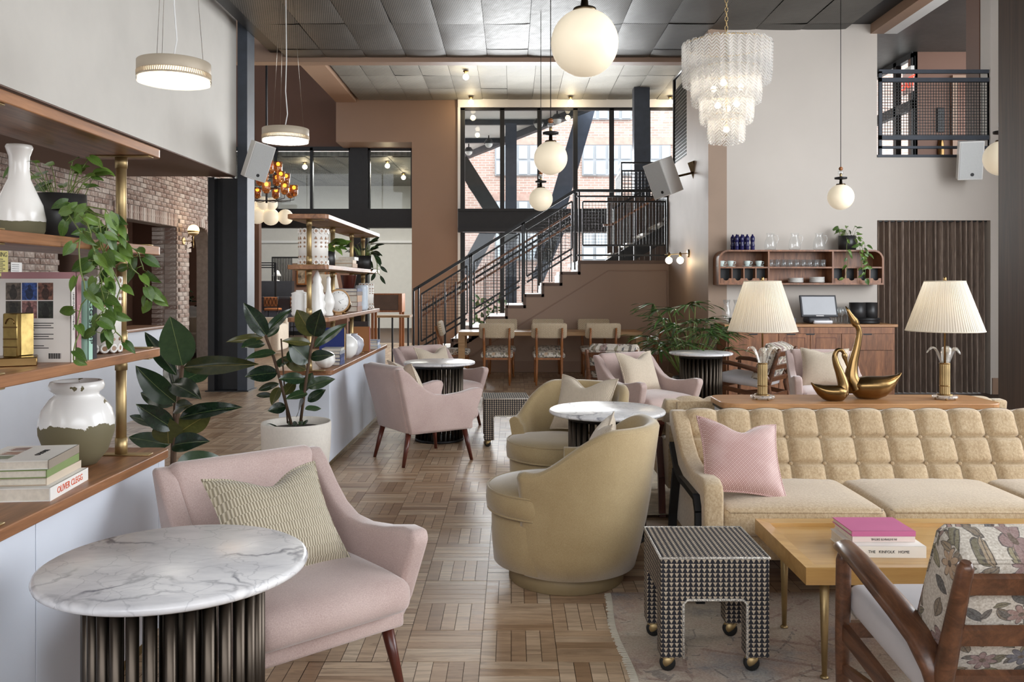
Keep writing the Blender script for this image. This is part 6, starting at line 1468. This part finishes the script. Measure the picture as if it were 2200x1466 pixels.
pothos(pw, 'pothos in a round black pot trailing over the wall shelf', .115, .19, [[(pw[0]+.03, 11.25, z1+.2), (pw[0]+.09, 11.12, z1+.05), (pw[0]+.1, 11.1, z1-.15), (pw[0]+.13, 11.1, z1-.3)], [(pw[0]-.03, 11.22, z1+.2), (pw[0]-.08, 11.12, z1+.0), (pw[0]-.07, 11.1, z1-.2), (pw[0]-.12, 11.1, z1-.38)], [(pw[0]+.06, 11.25, z1+.2), (pw[0]+.15, 11.13, z1+.1), (pw[0]+.17, 11.1, z1-.12), (pw[0]+.15, 11.1, z1-.36)], [(pw[0]+.04, 11.25, z1+.2), (pw[0]+.13, 11.12, z1+.02), (pw[0]+.2, 11.1, z1-.22)]], .16, .062, free=20)
m_cup = plain('pale_aqua_glaze', lin(208, 220, 216), .25, 0, var=.02)
def cup_(loc, label, rz=0):
    g = thing('coffee_cup', label, 'cup', loc, rz, 'aqua coffee cups'); obj('bowl', MB().lathe([(.022, .012), (.026, .014), (.04, .05), (.044, .08), (.041, .08), (.036, .05), (.015, .02)], 20), m_cup, g)
    obj('handle', MB().tube([(.038, 0, .07), (.07, 0, .065), (.066, 0, .04), (.036, 0, .032)], .0045, 6), m_cup, g); obj('saucer', MB().lathe([(.03, 0), (.07, .01), (.068, .013), (.03, .006)], 24), m_cup, g)
for q, u in enumerate((1553, 1573, 1609, 1634)): cup_((hX(u), 11.27, zs+.01), ['aqua coffee cup at the rounded corner of the wall shelf', 'aqua coffee cup second from the rounded corner', 'aqua coffee cup third from the rounded corner', 'aqua coffee cup next to the shelf divider'][q])
ORD = ('first', 'second', 'third', 'fourth', 'fifth', 'sixth', 'seventh', 'eighth', 'ninth')
tm = MB().lathe([(.025, 0), (.028, .003), (.034, .095), (.032, .095), (.026, .008)], 16).mesh('tumbler'); tm.materials.append(m_clear)
for k in range(18):
    o = obj('tumbler', tm, None, None, (d1 + .05 + (k % 9)*.086, 11.25 + .085*(k//9), zs+.011)); tag(o, 'clear tumbler, %s from the cups in the %s row on the wall shelf' % (ORD[k % 9], ('front', 'rear')[k//9]), 'glass', 'clear tumblers on the wall shelf')
pl = MB().lathe([(.05, 0), (.09, .008), (.1, .013), (.098, .016), (.06, .008)], 32).mesh('plate'); pl.materials.append(m_ceram)
for q, (u, n_) in enumerate(((1716, 5), (1762, 6))):
    for k in range(n_): tag(obj('plate', pl, None, None, (hX(u), 11.3, z0+.023 + .0125*k)), 'white plate, %s from the bottom of the %s stack on the wall shelf' % (ORD[k], ('shorter', 'taller')[q]), 'plate', 'white plates on the wall shelf')
# on the sideboard
CZ = .97
for q, u in enumerate((1552, 1575)):
    g = thing('glass_carafe', 'clear glass carafe ' + ('nearer the satin wall' if q == 0 else 'nearer the lamp shade') + ' on the sideboard', 'carafe', (sX(u)+.13, 11.25, CZ)); obj('body', MB().lathe([(.055, 0), (.06, .01), (.06, .16), (.045, .21), (.034, .25), (.05, .31), (.046, .31), (.03, .25)], 24), m_clear, g)
for q, (xx, lab) in enumerate(((sX(1690)+.04, 'slate grey card reader box beside the till'), (sX(1592)+.06, 'small black box behind the lamp shade on the sideboard'))):
    g = thing('device_box', lab, 'device', (xx, 11.2, CZ)); obj('case', rb(-.13, .13, -.1, .1, 0, .075, .006, 2), m_gray2 if q == 0 else m_black, g); obj('label_plate', MB().box(.09, .105, -.102, -.1, .03, .045), m_white, g)
ps = thing('till', 'black touch-screen till on a silver base on the sideboard', 'till', (sX(1768)+.02, 11.2, CZ))
obj('base', rb(-.16, .14, -.12, .12, .005, .09, .035, 4), m_gray, ps); obj('base_cover', rb(-.1, .155, -.14, -.02, .0, .05, .02, 4), plain('silver_plastic', lin(206, 206, 210), .3, .2, var=0), ps)
sc2 = obj('screen', rb(-.24, .24, -.015, .015, 0, .3, .01, 2).xf(T(.0, -.08, .085) @ RX(radians(-18))), m_gray, ps)
obj('display', MB().box(-.215, .215, -.018, -.015, .03, .275).xf(T(.0, -.08, .085) @ RX(radians(-18))), plain('grey_display', lin(176, 178, 182), .3, 0, var=.02), sc2); obj('logo', MB().box(-.05, .05, -.018, -.0155, .01, .02).xf(T(.0, -.08, .085) @ RX(radians(-18))), m_white, sc2)
wg = MB().lathe([(.034, 0), (.034, .003), (.006, .008), (.004, .09), (.012, .1), (.036, .14), (.038, .17), (.03, .215), (.028, .215), (.034, .165), (.01, .105)], 18).mesh('wine_glass'); wg.materials.append(m_clear)
for k in range(8): tag(obj('wine_glass', wg, None, None, (sX(1812) + (k % 4)*.075, 11.2 + .09*(k//4), CZ)), 'wine glass, %s from the till in the %s row' % (ORD[k % 4], ('front', 'rear')[k//4]), 'glass', 'wine glasses on the sideboard')
simple('black_canister', 'tall black canister on the tray nearer the till', 'canister', MB().lathe([(.1, 0), (.105, .004), (.105, .2), (.098, .2), (.09, .02)], 28), m_blackpot, (sX(1842)+.11, 11.22, CZ+.075))
simple('black_canister', 'tall black canister on the tray nearer the curtain', 'canister', MB().lathe([(.085, 0), (.09, .004), (.09, .2), (.083, .2), (.08, .02)], 28), m_blackpot, (sX(1868)+.14, 11.26, CZ+.075))
simple('round_tray', 'black round stacked trays at the end of the sideboard', 'tray', MB().lathe([(.17, 0), (.18, .005), (.185, .03), (.175, .03), (.18, .04), (.19, .07), (.185, .074), (.16, .05)], 40), m_black, (sX(1857)+.12, 11.22, CZ))
# curtain
def m_curtain_make():
    t = NT('taupe_velvet'); n = t.noise(60, t.scaled((1, 1, .1)), 2); t.set(t.ramp(n, [(.3, lin(112, 95, 84)), (.7, lin(154, 136, 121))]), .8); t.b.inputs['Sheen Weight'].default_value = .8; t.b.inputs['Sheen Roughness'].default_value = .3; return t.m  # lighter streaks put highlights on the pleats into the colour
cu = thing('curtain', 'floor-length pleated taupe velvet curtain in the doorway', 'curtain', (5.7, 11.62, 0)); mcu = m_curtain_make()
for s in (-1, 1):
    ph = random.uniform(0, 6)
    def fn(u, v):
        x = -.77 + .775*u if s < 0 else -.005 + .775*u; z = 2.34*v + .01
        return (x, (.062*sin(u*60 + ph + .8*sin(u*9)) + .012*sin(u*140+v*2))*(.85 + .25*(1-v)), z)
    obj('panel', MB().grid(fn, 150, 8), mcu, cu)
obj('track', MB().box(-.77, .77, -.03, .03, 2.335, 2.36), m_black, cu)
# palm
pp_ = thing('potted_palm', 'lady palm with fanned dark green leaves behind the far marble table', 'plant', (2.12, 10.2, 0))
obj('pot', MB().lathe([(.15, 0), (.17, .01), (.2, .36), (.19, .38), (.17, .34)], 28), m_blackpot, pp_); obj('soil', MB().lathe([(.18, .33), (.001, .34)], 20), m_soil, pp_)
bl_me = []
for dr_ in (.25, .5):
    me = leaf_mesh('blade', m_palm, 'blade', 1, .11, dr_, .3); bl_me.append(me)
for k in range(38):
    a = random.uniform(0, 6.28); e = random.uniform(.45, 1.45); L_ = random.uniform(.35, .7); b0 = Vector((.08*cos(a), .08*sin(a), .34))
    hub = b0 + Vector((cos(a)*cos(e)*L_, sin(a)*cos(e)*L_, .36*random.uniform(.3, 1.1) + sin(e)*L_*.85)); obj('frond_stem', MB().tube([b0, b0*.5 + hub*.5 + Vector((0, 0, .05)), hub], .005, 5), m_stem, pp_)
    dirv = Vector((cos(a), sin(a), .25)).normalized(); sd = Vector((-sin(a), cos(a), 0)); 
    for j in range(8):
        f = (j-3.5)/3.5*1.25; d = (dirv*cos(f) + sd*sin(f) + Vector((0, 0, random.uniform(-.1, .2)))).normalized(); L2 = random.uniform(.24, .36)
        put_leaf(random.choice(bl_me), pp_, hub, hub + d*L2, L2*.95, (0, 0, 1), 0, 'leaf_blade')

# ================================================================== FAR BAR ROOM AND DISTANT FURNITURE
BY = 25.0; bX = lambda u, d=BY: (u - CX)/F*d; bZ = lambda v, d=BY: EYE - (v - HY)/F*d
br_ = thing('bar_counter', 'dark grey bar counter with a raised back ledge in the far room', 'bar counter', (0, 0, 0))
obj('front', MB().box(bX(500), bX(660), BY, BY+.5, 0, 1.06), m_gray2, br_); obj('top', MB().box(bX(500), bX(662), BY-.2, BY+.55, 1.06, 1.12), m_gray, br_)
obj('back_ledge', MB().box(bX(500), bX(610), BY+.9, BY+1.2, 0, bZ(604, BY+1)), m_gray, br_); obj('kick', MB().box(bX(500), bX(660), BY-.02, BY, 0, .12), m_black, br_)
def barstool(loc, label, rz=0, first=[None]):
    if first[0]: return dup(first[0], loc, rz, label)
    g = thing('bar_stool', label, 'stool', loc, rz, 'cognac bar stools'); lm_ = plain('cognac_leather', lin(178, 112, 70), .4, 0, var=.1)
    obj('seat', rb(-.21, .21, -.2, .2, .74, .81, .02, 2), lm_, g); bk = obj('back', rb(-.2, .2, -.215, -.19, .86, 1.13, .01, 2), lm_, g)
    l_ = MB()
    for k in range(4):
        l_.bar((-.2 + .1*k, -.222, .87), (-.1 + .1*k, -.222, 1.12), .012, .008); l_.bar((-.1 + .1*k, -.223, .87), (-.2 + .1*k, -.223, 1.12), .012, .008)
    obj('lattice', l_, m_black, bk)
    for sx in (-1, 1):
        for sy in (-1, 1): obj('leg', MB().tube([(sx*.17, sy*.16, .75), (sx*.21, sy*.2, 0)], .011, 6), m_black, g)
        obj('back_post', MB().tube([(sx*.2, -.2, .75), (sx*.205, -.21, 1.15)], .011, 6), m_black, g)
    obj('footrest', MB().tube([(-.19, -.18, .28), (.19, -.18, .28), (.19, .18, .28), (-.19, .18, .28), (-.19, -.18, .28)], .009, 6), m_black, g); first[0] = g; return g
for q, u in enumerate((536, 585, 641)): barstool((bX(u, 24.35), 24.4, 0), ['cognac bar stool partly behind the steel column', 'cognac bar stool in the middle of the far bar', 'cognac bar stool partly behind the shelf post'][q])
gt = thing('glass_rack', 'black tubular rail rack standing on the far bar', 'rack', (0, 0, 0)); rk = MB()
for v in (565, 570, 575): rk.bar((bX(500), BY, bZ(v)), (bX(592), BY, bZ(v)), .03)
rk.bar((bX(592), BY, bZ(565)), (bX(592), BY, 1.12), .05).bar((bX(500), BY, bZ(565)), (bX(500), BY, 1.12), .05); obj('frame', rk, m_black, gt)
tl_ = thing('bar_lamp', 'small white cone table lamp on the far bar ledge', 'table lamp', (bX(594, BY+1), BY+1.05, bZ(604, BY+1))); obj('stem', MB().lathe([(.08, 0), (.08, .02), (.02, .03), (.02, .2)], 12), m_white, tl_); obj('shade', MB().lathe([(.14, .15), (.05, .32), (.02, .33)], 20), m_white, tl_)
sl = thing('slat_screen', 'dark vertical slat screen at the end of the far bar', 'screen', (0, 0, 0))
for k in range(12): obj('slat', MB().box(bX(588+3.4*k, 27), bX(588+3.4*k, 27)+.022, 27, 27.05, 0, bZ(555, 27)), m_rail, sl)
obj('frame', MB().box(bX(586, 27), bX(642, 27), 26.98, 27.06, bZ(555, 27), bZ(552, 27)).box(bX(586, 27)-.03, bX(586, 27), 26.98, 27.06, 0, bZ(552, 27)), m_rail, sl)
struct('wall_bar_brown', MB().box(bX(628, 28), bX(762, 28), 28, 28.2, 0, bZ(566, 28)), m_brown, 'cocoa brown panel wall at the end of the far bar')
for q, (a, b, c_, d) in enumerate(((639, 660, 575, 612), (684, 702, 574, 596), (706, 724, 580, 606))):
    g = thing('framed_picture', ['framed picture nearest the slat screen', 'small framed picture in the middle of the brown panel wall', 'framed picture beside the small far lamp'][q], 'picture', (0, 27.9, 0)); obj('frame', MB().box(bX(a, 28), bX(b, 28), 0, .06, bZ(d, 28), bZ(c_, 28)), m_chairwood, g)
    obj('picture', MB().box(bX(a+3, 28), bX(b-3, 28), -.01, .0, bZ(d-3, 28), bZ(c_+3, 28)), plain('dark_print', lin(150, 128, 104), .6, 0, var=.6, vs=6), g)
fl_ = thing('far_table_lamp', 'small table lamp with pale shade seen between the far shelves', 'table lamp', (bX(704, 20.0), 20.0, .0))
obj('base', MB().lathe([(.1, .9), (.14, 1.0), (.12, 1.16), (.03, 1.2), (.02, 1.3)], 20), plain('blue_grey_glaze', lin(120, 136, 150), .3, 0), fl_); obj('shade', MB().lathe([(.28, 1.3), (.2, 1.72)], 24, cap=False), m_shade, fl_); obj('stand', rb(-.5, .5, -.2, .2, 0, .9, .01, 1), m_brown, fl_)
# desk and counter stools behind the railing
dk_ = thing('service_desk', 'brown leather fronted desk by the pier', 'desk', (0, 0, 0)); DY = 18.0
obj('front', MB().box(bX(800, DY), bX(858, DY), DY, DY+.05, bZ(667, DY), bZ(634, DY)), plain('brown_leather', lin(98, 78, 66), .5, 0), dk_); obj('frame', MB().box(bX(797, DY), bX(864, DY), DY-.02, DY+.5, bZ(634, DY), bZ(631, DY)).box(bX(797, DY), bX(864, DY), DY-.02, DY+.5, bZ(671, DY), bZ(667, DY)).box(bX(856, DY), bX(864, DY), DY-.02, DY+.5, bZ(667, DY), bZ(634, DY)), m_chairwood, dk_)
for u in (800, 860):
    for y in (DY+.02, DY+.45): obj('leg', MB().box(bX(u, DY)-.025, bX(u, DY)+.025, y-.025, y+.025, 0, bZ(669, DY)), m_chairwood, dk_)
ht = thing('high_table', 'narrow wood topped high table on black legs by the stair foot', 'table', (0, 0, 0)); TY = 15.2
obj('top', MB().box(bX(808, TY), bX(880, TY), TY, TY+.5, bZ(678, TY)-.04, bZ(678, TY)), m_tablewood, ht)
for u in (813, 842, 876): obj('leg', MB().box(bX(u, TY)-.015, bX(u, TY)+.015, TY+.05, TY+.08, 0, bZ(678, TY)-.04), m_black, ht)
# beige armchair and planter beyond the arch
ba_ = thing('tub_chair', 'cream boucle tub chair beyond the brick arch', 'armchair', (-6.75, 18.2, 0)); m_bou = fabric('cream_boucle', lin(200, 184, 164), lin(228, 216, 198), 60, .95, .3, .5)
obj('seat', rb(-.35, .35, -.4, .3, .1, .45, .05, 3), m_bou, ba_); obj('back', rb(-.42, .42, .25, .45, .1, .78, .08, 4), m_bou, ba_)
for s in (-1, 1): obj('arm', rb(s*.33-.09, s*.33+.09, -.42, .35, .1, .66, .07, 3), m_bou, ba_)
b2_ = thing('tub_chair', 'cream boucle tub chair just beside the steel column', 'armchair', (bX(547, 18)+.2, 18.0, 0)); obj('seat', rb(-.35, .35, -.4, .3, .1, .45, .05, 3), m_bou, b2_); obj('back', rb(-.42, .42, .25, .45, .1, .78, .08, 4), m_bou, b2_)
for s in (-1, 1): obj('arm', rb(s*.33-.09, s*.33+.09, -.42, .35, .1, .66, .07, 3), m_bou, b2_)
pl_ = thing('planter_box', 'white planter box with leafy bush beyond the brick arch', 'planter', (-7.1, 19.2, 0)); obj('box', MB().box(-.6, .6, -.2, .2, 0, 1.0), m_white, pl_)
for k in range(60):
    p = Vector((random.uniform(-.55, .55), random.uniform(-.25, .15), random.uniform(1.0, 1.3))); put_leaf(ficus[k % 2], pl_, p, p + Vector((random.uniform(-.2, .2), random.uniform(-.2, 0), random.uniform(-.08, .15))), .2, (0, -.5, 1), 0, 'leaf')
# signs on the brick wall
ys = 9.56; sg = thing('warning_sign', 'yellow warning notice on the brick wall above the books', 'sign', (BX+.02, ys, 1.72))
obj('sheet', MB().box(0, .006, -.2, .2, -.145, .145), plain('notice_yellow', lin(226, 214, 132), .7, 0, var=.03), sg)
text('lettering', 'WARNING', .075, m_ink, sg, (.0075, 0, .1), (pi/2, 0, pi/2)); q = MB()
for k in range(8): q.box(.006, .0075, -.14, .1+.04*(k % 2), .045-.022*k, .053-.022*k)
obj('text_lines', q, m_ink, sg)
s3 = thing('paper_notice', 'small white printed notice on the brick wall', 'sign', (BX+.02, 9.93, 1.62)); obj('sheet', MB().box(0, .004, -.11, .11, -.06, .12), m_white, s3)
q = MB()
for k in range(6): q.box(.004, .005, -.09, .05, .09-.024*k, .096-.024*k)
obj('text_lines', q, m_gray, s3)
# bush outside
bo_ = thing('outdoor_planter', 'leafy bush in a planter outside the stair glazing', 'plant', (px(1052, 700, 22.5)[0], 22.5, 0)); obj('box', MB().box(-.5, .5, -.2, .2, -.02, .4), m_gray2, bo_)
for k in range(90):
    p = Vector((random.uniform(-.5, .5), random.uniform(-.2, .2), random.uniform(.35, 1.1))); put_leaf(heart[k % 2], bo_, p, p + Vector((random.uniform(-.15, .15), random.uniform(-.1, .1), random.uniform(-.1, .2))), .14, (0, -.6, 1), 0, 'leaf')
